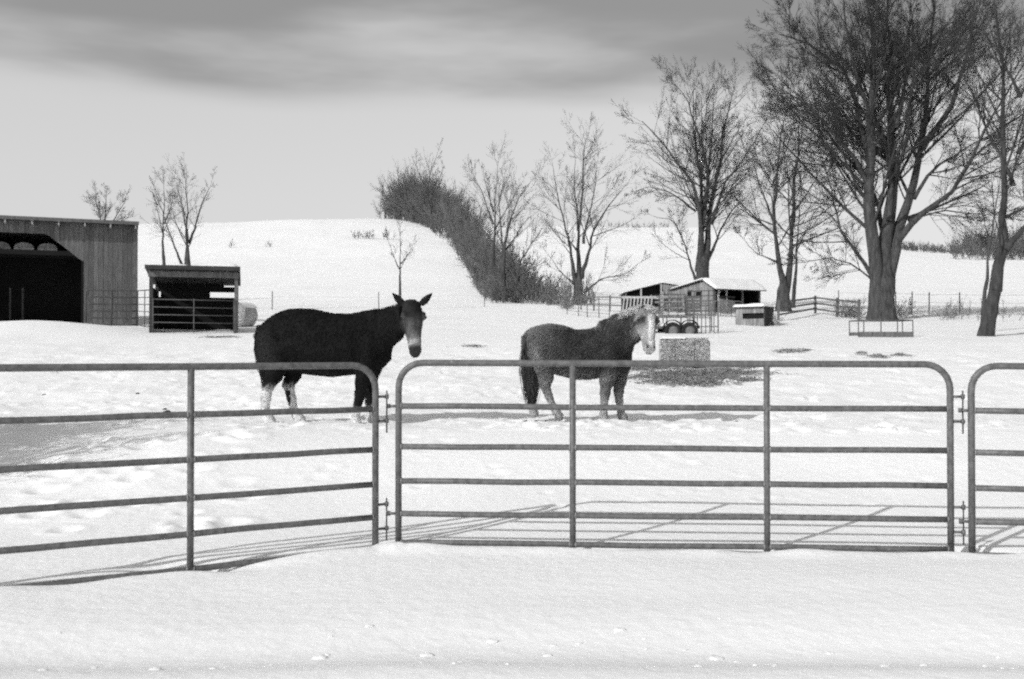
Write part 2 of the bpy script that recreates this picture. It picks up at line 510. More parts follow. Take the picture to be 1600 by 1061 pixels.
# ------------------------------------------------------------------ pipe corral panels
def corral_panel(label, A, B, zA, zB, H, ups, railz, r=.027, rc=.20, lugs=True, tongue=True, mt='pipe', group='pipe corral panels in the foreground', up_r=None, bottom=True, sides=12):
    """A, B: foot positions (x, y); z of the bottom rail at both ends; H height; ups: fractions along; railz: heights above bottom"""
    A3 = Vector((A[0], A[1], zA)); B3 = Vector((B[0], B[1], zB))
    L = (B3 - A3).length
    ex = (B3 - A3).normalized()
    root = empty('corral_panel', A3)
    tag(root, label, 'corral panel', group)
    def P(s, h): return ex * s + Vector((0, 0, h))
    pts = [P(0, -.12)]
    pts += [P(0, H - rc)]
    for k in range(1, 7):
        a = math.pi / 2 * k / 6
        pts.append(P(rc - rc * math.cos(a), H - rc + rc * math.sin(a)))
    for k in range(0, 7):
        a = math.pi / 2 * k / 6
        pts.append(P(L - rc + rc * math.sin(a), H - rc + rc * math.cos(a)))
    pts.append(P(L, -.12))
    MB().tube(pts, r, sides).build('frame', M[mt], root)
    for h in railz:
        kk = 9
        MB().tube([P(r * .8, h)] + [P(L * i / kk, h + (random.uniform(-.004, .004) if lugs or tongue else 0)) for i in range(1, kk)] + [P(L - r * .8, h)], r * .9, sides).build('rail', M[mt], root)
        if lugs or tongue:
            for q in [0.0, 1.0] + list(ups):
                for sg in (-1, 1):
                    xw = L * q + sg * r * .93
                    if 0 < xw < L:
                        MB().tube([P(xw - .006, h), P(xw + .006, h)], [r * 1.02, r * 1.02], sides).build('weld', M['weld'], root)
    for f in ups:
        MB().tube([P(L * f, -.1), P(L * f, H - r * .5)], (up_r or r) * .95, sides).build('upright', M[mt], root)
    n = Vector((ex.y, -ex.x, 0)).normalized()
    if lugs:
        for h in (1.155, .265):
            for dz in (.10, -.10):
                q = P(L, h + dz)
                lug = MB()
                lug.tube([q + ex * r * .7, q + ex * .095], .011, 8)
                lug.tube([q + ex * .10 + Vector((0, 0, -.018)), q + ex * .10 + Vector((0, 0, .018))], .017, 8)
                lug.build('latch_lug', M[mt], root)
            q = P(L, h) + ex * .10
            MB().tube([q + Vector((0, 0, -.20)), q + Vector((0, 0, .15))], .0065, 8).build('connector_pin', M['pin'], root)
    if tongue:
        for h in (1.155, .265):
            q = P(0, h)
            mbb = MB()
            mbb.tube([q - ex * r * .7, q - ex * .08], .012, 8)
            mbb.tube([q - ex * .085 + Vector((0, 0, -.018)), q - ex * .085 + Vector((0, 0, .018))], .017, 8)
            mbb.build('latch_tongue', M[mt], root)
    return root
RZ = [0.0, .265, .535, .82, 1.155]
HP = 1.515
corral_panel('pipe corral panel cropped by the frame edge, in front of the black mule\'s hind legs', P0, P1, -.02, -.02, HP, [.548], RZ)
corral_panel('long full pipe corral panel with two uprights, in front of the pony', Q0, Q1, .0, -.01, HP, [.322, .674], [.026] + RZ[1:])
corral_panel('pipe corral panel at the far right, only its rounded corner showing', R0, R1, -.02, -.06, HP, [.34, .68], RZ, lugs=False)

# ------------------------------------------------------------------ implicit surfaces for the animals
class Field:
    def __init__(s, lo, hi, h):
        s.lo = np.array(lo, float); s.h = h
        n = np.ceil((np.array(hi) - s.lo) / h).astype(int) + 1
        s.n = n
        s.F = np.full(n, 1.0, np.float32)
    def sub(s, lo, hi):
        a = np.clip(np.floor((np.array(lo) - s.lo) / s.h).astype(int), 0, s.n)
        b = np.clip(np.ceil((np.array(hi) - s.lo) / s.h).astype(int) + 1, 0, s.n)
        sl = tuple(slice(i, j) for i, j in zip(a, b))
        g = np.meshgrid(*[s.lo[k] + s.h * np.arange(a[k], b[k]) for k in range(3)], indexing='ij')
        return sl, g
    def union(s, sl, d, k):
        F = s.F[sl]
        hh = np.clip(.5 + .5 * (F - d) / k, 0, 1)
        s.F[sl] = F * (1 - hh) + d * hh - k * hh * (1 - hh)
    def cone(s, p, q, r0, r1, k=.03, sq=(1, 1, 1)):
        p = np.array(p, float); q = np.array(q, float); R = max(r0, r1) + k + .06
        sl, (X, Y, Z) = s.sub(np.minimum(p, q) - R, np.maximum(p, q) + R)
        if X.size == 0: return
        v = q - p; L2 = v @ v
        t = np.clip(((X - p[0]) * v[0] + (Y - p[1]) * v[1] + (Z - p[2]) * v[2]) / L2, 0, 1)
        dx = (X - p[0] - t * v[0]) / sq[0]; dy = (Y - p[1] - t * v[1]) / sq[1]; dz = (Z - p[2] - t * v[2]) / sq[2]
        d = np.sqrt(dx * dx + dy * dy + dz * dz) - (r0 + (r1 - r0) * t)
        s.union(sl, d.astype(np.float32), k)
    def chain(s, pts, k=.03, sq=(1, 1, 1)):
        for (p, r), (q, r2) in zip(pts, pts[1:]):
            s.cone(p, q, r, r2, k, sq)
    def sweep(s, o, a, b, c, tab, k=.04):
        """tab rows: t along a, offset along c, half width b, half depth c, (offset along b)"""
        tab = np.array([list(r) + [0] * (5 - len(r)) for r in tab], float)
        o, a, b, c = [np.array(v, float) for v in (o, a, b, c)]
        pts = np.array([o + a * r[0] + c * r[1] + b * r[4] for r in tab]); R = max(tab[:, 2].max(), tab[:, 3].max()) + k + .05
        sl, (X, Y, Z) = s.sub(pts.min(0) - R, pts.max(0) + R)
        if X.size == 0: return
        dx, dy, dz = X - o[0], Y - o[1], Z - o[2]
        t = dx * a[0] + dy * a[1] + dz * a[2]; u = dx * b[0] + dy * b[1] + dz * b[2]; w = dx * c[0] + dy * c[1] + dz * c[2]
        tt = np.linspace(tab[0, 0], tab[-1, 0], 160)
        # smooth interpolation of the table
        def smooth(col):
            f = np.interp(tt, tab[:, 0], tab[:, col])
            kern = np.ones(9) / 9
            return np.convolve(np.pad(f, 4, mode='edge'), kern, 'valid')
        oc, rb, rc, ob = [np.interp(t, tt, smooth(cn)) for cn in (1, 2, 3, 4)]
        kk = np.sqrt(((u - ob) / rb) ** 2 + ((w - oc) / rc) ** 2)
        d = (kk - 1) * np.minimum(rb, rc)
        e = np.maximum(tab[0, 0] - t, t - tab[-1, 0])
        d = np.where(e > 0, np.sqrt(np.maximum(d, 0) ** 2 + e ** 2), np.maximum(d, e))
        s.union(sl, d.astype(np.float32), k)
    def mesh(s, rough=0.0):
        F = s.F
        n = np.array(F.shape) - 1
        sg = F < 0
        acc = np.zeros(tuple(n) + (3,), np.float32); cnt = np.zeros(tuple(n), np.float32)
        def sl(o): return tuple(slice(o[k], o[k] + n[k]) for k in range(3))
        for ax in range(3):
            for o1 in (0, 1):
                for o2 in (0, 1):
                    oa = [0, 0, 0]; oth = [k for k in range(3) if k != ax]
                    oa[oth[0]] = o1; oa[oth[1]] = o2
                    ob = list(oa); ob[ax] = 1
                    fa, fb = F[sl(oa)], F[sl(ob)]
                    m = (fa < 0) != (fb < 0)
                    t = np.where(m, fa / np.where(m, fa - fb, 1), 0)
                    cnt += m
                    acc[..., ax] += np.where(m, t, 0)
                    acc[..., oth[0]] += m * o1; acc[..., oth[1]] += m * o2
        act = cnt > 0
        idx = -np.ones(tuple(n), np.int64); idx[act] = np.arange(act.sum())
        I = np.argwhere(act)
        V = (I + acc[act] / cnt[act][:, None]) * s.h + s.lo
        quads = []
        for ax in range(3):
            o1, o2 = [k for k in range(3) if k != ax]
            a = [slice(1, -1)] * 3; b = [slice(1, -1)] * 3
            a[ax] = slice(0, -1); b[ax] = slice(1, None)
            fa = sg[tuple(a)]; fb = sg[tuple(b)]
            for flip, m in ((False, fa & ~fb), (True, fb & ~fa)):
                J = np.argwhere(m)
                if len(J) == 0: continue
                J[:, o1] += 1; J[:, o2] += 1
                def cell(d1, d2):
                    K = J.copy(); K[:, o1] -= d1; K[:, o2] -= d2
                    return idx[K[:, 0], K[:, 1], K[:, 2]]
                q = np.stack([cell(0, 0), cell(1, 0), cell(1, 1), cell(0, 1)], 1)
                if (ax == 1) != flip: q = q[:, ::-1]
                quads.append(q)
        Q = np.concatenate(quads)
        Q = Q[(Q >= 0).all(1)]
        return V, Q

def norm(v): v = np.array(v, float); return v / np.linalg.norm(v)

def hair(name, strands, mt, parent, r=.004, taper=.3):
    P = np.array(strands, float)
    n, k, _ = P.shape
    R = np.linspace(r, r * taper, k)[None, :] * np.ones((n, 1))
    V, F = tubes(P, R, 3)
    return link(name, fast_mesh(name, V, F, True), mt, parent)

def tubes(P, R, S_):
    """P (n,k,3) polylines, R (n,k) radii -> verts, quads"""
    n, k, _ = P.shape
    T = np.empty_like(P); T[:, 1:-1] = P[:, 2:] - P[:, :-2]; T[:, 0] = P[:, 1] - P[:, 0]; T[:, -1] = P[:, -1] - P[:, -2]
    T /= np.linalg.norm(T, axis=2, keepdims=True) + 1e-9
    up = np.where(np.abs(T[:, :1, 2:3]) > .8, np.array([[[1., 0, 0]]]), np.array([[[0, 0, 1.]]]))
    B = np.cross(T, np.broadcast_to(up, T.shape)); B /= np.linalg.norm(B, axis=2, keepdims=True) + 1e-9
    C = np.cross(T, B)
    an = np.arange(S_) * 2 * np.pi / S_
    V = P[:, :, None, :] + R[:, :, None, None] * (B[:, :, None, :] * np.cos(an)[None, None, :, None] + C[:, :, None, :] * np.sin(an)[None, None, :, None])
    base = (np.arange(n)[:, None, None] * k + np.arange(k - 1)[None, :, None]) * S_
    j = np.arange(S_)[None, None, :]; j2 = (j + 1) % S_
    F = np.stack(np.broadcast_arrays(base + j, base + j2, base + S_ + j2, base + S_ + j), -1).reshape(-1, 4)
    return V.reshape(-1, 3), F

def animal(name, label, cat, px0, py0, D, spec):
    sc_ = FPX / D
    X0 = at(px0, D)
    z0 = zrow(py0, D)
    root = empty(name, (X0, D, z0))
    tag(root, label, cat)
    def L(px, py, y=0.0): return ((px - px0) / sc_, y, (py0 - py) / sc_)
    F = Field(spec['lo'], spec['hi'], spec.get('h', .016))
    rowsb = []
    for px, yt, yb, w in spec['body']:
        rowsb.append(((px - px0) / sc_, ((py0 - yt) + (py0 - yb)) / 2 / sc_, w, (yb - yt) / 2 / sc_))
    F.sweep((0, 0, 0), (1, 0, 0), (0, 1, 0), (0, 0, 1), rowsb, .05)
    for ch in spec['limbs']:
        k = ch[0]
        F.chain([(L(*p[:3]), p[3]) for p in ch[1]], k, ch[2] if len(ch) > 2 else (1, 1, 1))
    # neck
    nk = spec['neck']
    pts = [np.array(L(*p[:3])) for p in nk]
    for (p, q, a, b) in zip(pts, pts[1:], nk, nk[1:]):
        ax = norm(q - p); lat = norm(np.cross((0, 0, 1), ax)); c = np.cross(ax, lat)
        F.sweep(p, ax, lat, c, [(-.02, 0, a[4], a[3]), (np.linalg.norm(q - p) + .02, 0, b[4], b[3])], .05)
    # head
    hd = spec['head']
    o = np.array(L(*hd['poll']))
    hh = norm(hd['face']); ti = math.radians(hd['tilt'])
    a = hh * math.sin(ti) + np.array((0, 0, -1)) * math.cos(ti)
    c = hh * math.cos(ti) + np.array((0, 0, 1)) * math.sin(ti)
    if 'lean' in hd:
        q = np.array((hd['lean'], 0, 0)); a = norm(a + q); c = norm(c - a * (c @ a))
    b = np.cross(c, a)            # image-left is -b ... lateral
    F.sweep(o, a, b, c, hd['tab'], .03)
    W = lambda t, u, w: o + a * t + b * u + c * w
    for s_ in (-1, 1):
        F.cone(W(hd['brow'][0], s_ * hd['brow'][1], hd['brow'][2]), W(hd['brow'][0] + .05, s_ * hd['brow'][1] * .96, hd['brow'][2] - .01), hd['brow'][3], hd['brow'][3] * .8, .025)
        F.cone(W(hd['nos'][0], s_ * hd['nos'][1], hd['nos'][2]), W(hd['nos'][0] + .03, s_ * hd['nos'][1] * .9, hd['nos'][2] - .01), hd['nos'][3], hd['nos'][3] * .8, .02)
        F.cone(W(hd['cheek'][0], s_ * hd['cheek'][1], hd['cheek'][2]), W(hd['cheek'][0] + .08, s_ * hd['cheek'][1] * .9, hd['cheek'][2]), hd['cheek'][3], hd['cheek'][3] * .85, .03)
    # ears
    for e in hd['ears']:
        p = np.array(L(*e[0])); q = np.array(L(*e[1]))
        ax = norm(q - p); Lr = np.linalg.norm(q - p)
        lat = norm(np.cross(ax, (0, 1, 0))); cc = np.cross(lat, ax)
        w = e[2]
        F.sweep(p, ax, lat, cc, [(0, 0, w * .7, w * .55), (Lr * .3, 0, w, w * .5), (Lr * .6, 0, w * .75, w * .4), (Lr * .85, 0, w * .38, w * .28), (Lr, 0, w * .12, w * .15)], .02)
    V, Q = F.mesh()
    # uneven winter coat
    V = V + .004 * np.stack([vnoise(V[:, 1] * 30 + 4, V[:, 2] * 30), vnoise(V[:, 0] * 30, V[:, 2] * 30 + 8), vnoise(V[:, 0] * 28, V[:, 1] * 28 + V[:, 2] * 9)], 1)
    me = fast_mesh(name, V, Q, True)
    rel = V - o
    head = np.stack([rel @ a, rel @ b, rel @ c], 1)
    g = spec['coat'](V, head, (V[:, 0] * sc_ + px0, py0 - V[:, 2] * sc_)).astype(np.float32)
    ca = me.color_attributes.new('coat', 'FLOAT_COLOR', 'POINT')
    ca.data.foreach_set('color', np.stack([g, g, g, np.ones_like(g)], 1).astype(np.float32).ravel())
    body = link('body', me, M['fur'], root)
    sm = body.modifiers.new('smooth', 'SMOOTH'); sm.factor = .5; sm.iterations = 3
    rng = np.random.default_rng(77)
    nf_ = spec['fur'][0]; fl = spec['fur'][1]
    q = V[Q]; fn = np.cross(q[:, 2] - q[:, 0], q[:, 3] - q[:, 1]); ar = np.linalg.norm(fn, axis=1) + 1e-9; fn = fn / ar[:, None]
    if ((q.mean(1) - V.mean(0)) * fn).sum() < 0: fn = -fn
    pk = rng.choice(len(Q), nf_, p=ar / ar.sum())
    w4 = rng.dirichlet((1, 1, 1, 1), nf_)
    p0 = (q[pk] * w4[:, :, None]).sum(1); nn = fn[pk]
    flow = np.array([-.55, 0, -.8]) + rng.normal(0, .28, (nf_, 3))
    flow -= nn * (flow * nn).sum(1, keepdims=True); flow /= np.linalg.norm(flow, axis=1, keepdims=True) + 1e-9
    hh2 = ((p0 - o) @ a > -.1) & (np.abs((p0 - o) @ b) < .2) & ((p0 - o) @ c > -.12)
    hh3 = ((p0 - o) @ a < 0.02) & (np.abs((p0 - o) @ b) > .085) & (p0[:, 2] > o[2] - .02)
    ln = fl * rng.uniform(.5, 1.3, nf_) * np.where(hh2, .35, 1) * np.where(hh3, .3, 1) * np.where(p0[:, 2] < .5, .6, 1)
    p1 = p0 + (flow * .8 + nn * .42) * (ln * .5)[:, None]; p2 = p1 + (flow * .95 + nn * .12) * (ln * .5)[:, None]
    Vh, Fh = tubes(np.stack([p0 - nn * .004, p1, p2], 1), np.outer(np.ones(nf_), (.0042, .0034, .0010)) * spec['fur'][2], 3)
    mh = fast_mesh('winter_coat', Vh, Fh, True)
    gb = g[Q[pk, 0]]
    gh = gb * np.exp(rng.normal(0, .24, nf_)) * (1 + (spec['fur'][3] - 1) * sstep(.16, .06, gb))
    gh = np.repeat(gh, 9).astype(np.float32)
    ch_ = mh.color_attributes.new('coat', 'FLOAT_COLOR', 'POINT')
    ch_.data.foreach_set('color', np.stack([gh, gh, gh, np.ones_like(gh)], 1).astype(np.float32).ravel())
    link('winter_coat', mh, M['fur'], root)
    for s_ in (-1, 1):
        bm = bmesh.new(); bmesh.ops.create_uvsphere(bm, u_segments=10, v_segments=8, radius=.024)
        me2 = bpy.data.meshes.new('eye'); bm.to_mesh(me2); bm.free()
        link('eye', me2, M['eye'], root, Vector(W(hd['eye'][0], s_ * hd['eye'][1], hd['eye'][2])))
    return root, L, W

def smax(v, a, b): return sstep(a, b, v)

# ---- the black mule
def mule_coat(V, H, PXY):
    px, py = PXY
    n = vnoise(V[:, 0] * 9 + 3, V[:, 2] * 9 + V[:, 1] * 7)
    nf = vnoise(V[:, 0] * 40 + 3, V[:, 2] * 40 + V[:, 1] * 30)
    g = .0075 * (1 + .5 * n + .5 * nf)
    g += .012 * sstep(470, 420, px) * sstep(500, 540, py) * sstep(590, 560, py)      # sunlit buttock painted paler into the coat
    g += .01 * sstep(572, 590, py) * (px > 470) * (px < 560)                          # paler belly
    hind = (px < 485) & (py > 592)
    lim = 598 + 12 * n + 9 * nf
    w = sstep(0, 11, py - lim)
    g = np.where(hind, g * (1 - w) + (.64 + .15 * n + .2 * nf) * w, g)
    patch = hind & (V[:, 1] > 0) & (py > 610) & (py < 634) & (px < 452)
    g = np.where(patch, .03, g)
    fore = (px > 540) & (px < 600) & (py > 628) & (V[:, 1] < 2)
    w = sstep(0, 9, py - 630 - 10 * n - 8 * nf)
    g = np.where(fore, g * (1 - w) + .6 * w, g)
    t, u, c = H[:, 0], H[:, 1], H[:, 2]
    hd = (np.abs(u) < .19) & (c > np.interp(t, [-.12, 0, .15, .30, .8], [0, -.06, -.12, -.24, -.26])) & (t > -.12)
    face = (.028 + .06 * sstep(.16, .42, t) + .03 * n) * (1 + .7 * nf) * (1 - .45 * sstep(.035, .0, np.abs(u)) * sstep(.45, .3, t))
    face += .15 * sstep(.42, .57, t) * sstep(.66, .58, t) * (1 + n + .8 * nf)
    face += .06 * sstep(.10, .16, np.abs(u)) * sstep(.1, .2, t)
    mz = sstep(.585, .64, t + .04 * nf); face = face * (1 - mz) + .03 * mz
    fw = sstep(.24, .12, t + .05 * n); face = face * (1 - fw) + (.018 + .01 * n) * fw
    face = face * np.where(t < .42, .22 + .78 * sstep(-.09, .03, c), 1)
    g = np.where(hd, face, g)
    return np.clip(g, .004, .8)
D_M = 14.0
mule_spec = dict(
    lo=(-1.0, -.85, -.06), hi=(1.75, .52, 1.95), coat=mule_coat, fur=(26000, .032, 1.0, 1.45),
    body=[(402, 525, 548, .05), (406, 511, 566, .13), (414, 502, 580, .20), (428, 492, 584, .25), (448, 484, 582, .285), (470, 481.5, 583, .31), (495, 484.5, 586, .345),
          (520, 490.5, 588.5, .355), (548, 491, 585, .335), (572, 487, 583, .30), (590, 488, 579, .27), (602, 500, 572, .22), (610, 516, 560, .13)],
    limbs=[
        (.05, [((430, 530, -.12, .20)), (438, 565, -.15, .165), (433, 585, -.155, .105), (423, 603, -.155, .078)]),
        (.025, [(423, 602, -.155, .076), (420, 622, -.155, .062), (419, 643, -.155, .058), (424, 651, -.16, .068), (427, 659, -.165, .082)]),
        (.05, [(440, 530, .12, .20), (456, 566, .13, .16), (455, 585, .14, .10), (447, 602, .14, .078)]),
        (.025, [(447, 601, .14, .076), (452, 622, .14, .060), (457, 643, .14, .056), (462, 650, .13, .066), (466, 657, .12, .080)]),
        (.05, [(578, 535, -.13, .20), (574, 572, -.15, .13), (569, 596, -.15, .088), (566, 614, -.15, .078)]),
        (.025, [(566, 614, -.15, .078), (562, 630, -.15, .055), (559, 644, -.15, .055), (557, 651, -.155, .062), (559, 658, -.16, .078)]),
        (.05, [(582, 540, .12, .19), (580, 574, .14, .12), (577, 596, .14, .082), (577, 612, .14, .074)]),
        (.025, [(577, 612, .14, .074), (575, 628, .14, .053), (574, 640, .14, .053), (575, 647, .135, .062), (578, 653, .13, .076)]),
    ],
    neck=[(572, 528, -.02, .34, .20), (598, 517, -.12, .30, .17), (618, 506, -.24, .235, .14), (636, 497, -.36, .17, .12)],
    head=dict(poll=(649, 481, -.46), face=(.30, -.95, 0), tilt=24, lean=-.02,
              tab=[(-.10, -.04, .07, .06), (-.05, -.03, .115, .10), (.04, -.03, .135, .135), (.14, -.035, .145, .165), (.25, -.045, .128, .175), (.36, -.04, .108, .145), (.48, -.02, .092, .11), (.58, -.01, .084, .09), (.66, -.01, .080, .080), (.71, -.015, .066, .060), (.74, -.02, .04, .035)],
              brow=(.15, .125, .055, .045), nos=(.66, .045, .035, .035), cheek=(.20, .07, -.11, .085), eye=(.185, .158, .045),
              ears=[((636, 479, -.42), (617, 459, -.40), .056), ((662, 478, -.44), (680, 460, -.42), .056)]))
mule, LM, WM = animal('mule', 'black mule with white stockings and long ears, standing sideways behind the panels', 'mule', 500, 660, D_M, mule_spec)
st = []
for k in range(260):          # hogged mane
    f = random.random(); px = 578 + f * 56
    b = Vector(LM(px, np.interp(px, [578, 600, 620, 634], [489, 486.5, 482, 477]), np.interp(px, [578, 600, 620, 634], [-.02, -.13, -.25, -.40]) + random.uniform(-.03, .03)))
    d = Vector((random.uniform(-.5, .1), random.uniform(-.4, .4), 1)).normalized() * random.uniform(.02, .05)
    st.append([b, b + d * .6 + Vector((0, 0, .003)), b + d])
hair('mane', st, M['hair_dark'], mule, .006)
st = []
for k in range(420):          # thin tail
    o = Vector(LM(407 + random.gauss(0, 2.0), 512 + random.gauss(0, 2), random.gauss(0, .03)))
    e = [o]
    xs = (401 + random.gauss(0, 1.2), 402.5 + random.gauss(0, 2.2), 408 + random.gauss(0, 3), 414 + random.gauss(0, 3.2))
    f = random.uniform(.6, 1)
    for x, yq in zip(xs, (528, 550, 575, 601)):
        e.append(Vector(LM(x, 512 + (yq - 512) * f, random.gauss(-.02, .028))))
    st.append(e)
hair('tail', st, M['hair_dark'], mule, .007)

# ---- the pony
def pony_coat(V, H, PXY):
    px, py = PXY
    n = vnoise(V[:, 0] * 8 + 13, V[:, 2] * 8 + V[:, 1] * 6)
    n2 = vnoise(V[:, 0] * 3 + 1, V[:, 2] * 3)
    nf = vnoise(V[:, 0] * 38 + 3, V[:, 2] * 26 + V[:, 1] * 30)
    g = .026 + .016 * n + .014 * n2 + .012 * nf
    g += .09 * sstep(868, 820, px) + .02 * sstep(900, 850, px)  # sunlit rump painted paler into the coat
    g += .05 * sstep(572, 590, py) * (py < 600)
    g += .05 * sstep(518, 507, py) * (px < 940)  # lit topline put into the coat colour
    leg = py > 590
    g = np.where(leg, g + .10 + .18 * sstep(598, 640, py) + .05 * n, g)
    t, u, c = H[:, 0], H[:, 1], H[:, 2]
    lim = np.interp(t, [-.1, 0, .12, .26, .7], [-.01, -.06, -.115, -.19, -.2])
    hw_ = sstep(-.035, .035, c - lim + .03 * nf) * (np.abs(u) < .19) * (t > -.09)
    face = .27 + .10 * n + .05 * sstep(.05, .3, t)
    blaze = sstep(.068, .030, np.abs(u - .012)) * sstep(.02, .08, t) * (c > 0)
    face = face * (1 - blaze) + .72 * blaze
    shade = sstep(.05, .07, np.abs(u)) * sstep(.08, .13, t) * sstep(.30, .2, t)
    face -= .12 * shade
    muz = sstep(.50, .54, t)
    face = face * (1 - muz) + .42 * muz
    face = np.where((np.abs(np.abs(u) - .05) < .016) & (np.abs(t - .525) < .022) & (c > 0), .04, face)
    ear = (t < -.05) & (np.abs(u) > .03)
    face = np.where(ear, .06, face)
    face = face * (.95 + .3 * nf)
    face = np.where((np.abs(np.abs(u) - .115) < .04) & (np.abs(t - .155) < .035), .05, face)
    g = g * (1 - hw_) + face * hw_
    g = np.where((py < 488.5) & (px > 992) & (np.abs(u) > .03) & (t < -.02), .035, g)
    return np.clip(g, .01, .8)
D_P = 14.0
pony_spec = dict(
    lo=(-.90, -.80, -.06), hi=(1.35, .45, 1.72), coat=pony_coat, fur=(26000, .046, 1.0, 2.5),
    body=[(816, 532, 556, .04), (819, 522, 568, .11), (827, 515, 578, .17), (842, 509, 582, .225), (860, 506.5, 582, .255), (880, 509.5, 587, .285), (900, 516.5, 592, .305),
          (922, 515, 592, .30), (944, 506, 588, .27), (962, 501, 582, .25), (976, 506, 577, .21), (985, 520, 568, .13)],
    limbs=[
        (.05, [(842, 540, -.10, .17), (850, 568, -.13, .14), (852, 588, -.13, .092), (851, 602, -.13, .066)]),
        (.02, [(851, 602, -.13, .064), (857, 618, -.13, .048), (864, 634, -.13, .044), (869, 642, -.135, .05), (873, 649, -.14, .06)]),
        (.05, [(838, 540, .10, .17), (842, 570, .13, .12), (838, 592, .13, .085), (831, 606, .13, .064)]),
        (.02, [(831, 606, .13, .062), (831, 622, .13, .046), (831, 636, .13, .043), (833, 641, .13, .05), (835, 646, .125, .058)]),
        (.05, [(960, 540, -.12, .16), (953, 572, -.14, .125), (947, 594, -.14, .085), (944, 612, -.14, .067)]),
        (.02, [(944, 612, -.14, .066), (943, 627, -.14, .047), (942, 642, -.14, .045), (941, 648, -.145, .052), (943, 655, -.15, .062)]),
        (.05, [(968, 540, .10, .16), (970, 572, .11, .125), (969, 594, .115, .083), (968, 612, .115, .066)]),
        (.02, [(968, 612, .115, .066), (969, 627, .115, .047), (971, 642, .11, .045), (972, 648, .105, .052), (975, 654, .10, .062)]),
    ],
    neck=[(950, 530, -.02, .27, .17), (972, 519, -.12, .25, .15), (986, 510, -.22, .20, .125), (998, 503, -.32, .155, .11)],
    head=dict(poll=(1005, 488, -.40), face=(.30, -.95, 0), tilt=20, lean=-.09,
              tab=[(-0.08, -0.03, 0.0678, 0.0616), (-0.04, -0.03, 0.10735, 0.1008), (0.04, -0.03, 0.12656, 0.1288), (0.12, -0.035, 0.1356, 0.1568), (0.21, -0.04, 0.11978, 0.1624), (0.3, -0.035, 0.09944, 0.13216), (0.4, -0.02, 0.08362, 0.1008), (0.49, -0.01, 0.0791, 0.084), (0.55, -0.01, 0.07458, 0.07392), (0.585, -0.015, 0.05876, 0.056), (0.61, -0.02, 0.0339, 0.0336)],
              brow=(.13, .112, .05, .038), nos=(.54, .043, .032, .032), cheek=(.17, .065, -.10, .080), eye=(.155, .143, .04),
              ears=[((999, 490, -.42), (998.5, 477, -.46), .042), ((1017, 490, -.44), (1022.5, 478.5, -.48), .042)]))
pony, LP_, WP = animal('pony', 'stocky grey-brown pony with white blaze and pale mane, facing the camera over its shoulder', 'pony', 900, 655, D_P, pony_spec)
st = []
for k in range(650):          # tail
    o = Vector(LP_(822 + random.gauss(0, 2.2), 528 + random.gauss(0, 3), random.gauss(-.02, .04)))
    e = [o]
    f = random.uniform(.7, 1)
    s_ = random.gauss(0, 1)
    for x, yq in zip((819 + s_, 821 + 2.5 * s_, 826 + 4.6 * s_, 830 + 5.0 * s_, 831 + 3.0 * s_), (545, 565, 590, 615, 640)):
        e.append(Vector(LP_(x + random.gauss(0, .8), 528 + (yq - 528) * f, random.gauss(-.08, .045))))
    st.append(e)
hair('tail', st, M['hair_mid'], pony, .007)
st = []
for k in range(3600):         # flaxen mane, bushy along the crest and falling mostly to the far side
    f = random.random(); px = 948 + f * 53
    py = np.interp(px, [948, 965, 980, 992, 1002], [504, 497, 490.5, 487, 483])
    yy = np.interp(px, [948, 965, 980, 992, 1002], [-.01, -.09, -.18, -.28, -.36])
    b = Vector(LP_(px, py + 1.5, yy + random.gauss(0, .025)))
    side = -1 if random.random() < .3 else 1
    ln = random.uniform(.06, .18) * (.7 if side < 0 else 1.15) * (.6 + .6 * min(1, f * 2))
    d = Vector((random.uniform(-.5, .0), side * random.uniform(.2, .9), random.uniform(.3, .9))).normalized()
    p1 = b + d * ln * .4; p2 = p1 + Vector((random.uniform(-.03, .01), side * ln * .3, -ln * .05)); p3 = p2 + Vector((random.uniform(-.03, .01), side * ln * .18, -ln * .45))
    st.append([b, p1, p2, p3])
for k in range(140):          # forelock
    b = Vector(WP(-.075 + random.uniform(-.015, .02), random.gauss(0, .03), .0 + random.uniform(-.02, .03)))
    t1 = Vector(WP(-.01, random.gauss(.0, .045), .10)); t2 = Vector(WP(random.uniform(.03, .08), random.gauss(.0, .035), .118 + random.uniform(0, .01)))
    st.append([b, b.lerp(t1, .55) + Vector(WP(0, 0, .03)) - Vector(WP(0, 0, 0)), t1, t2])
hair('mane', st, M['hair_pale'], pony, .0042)

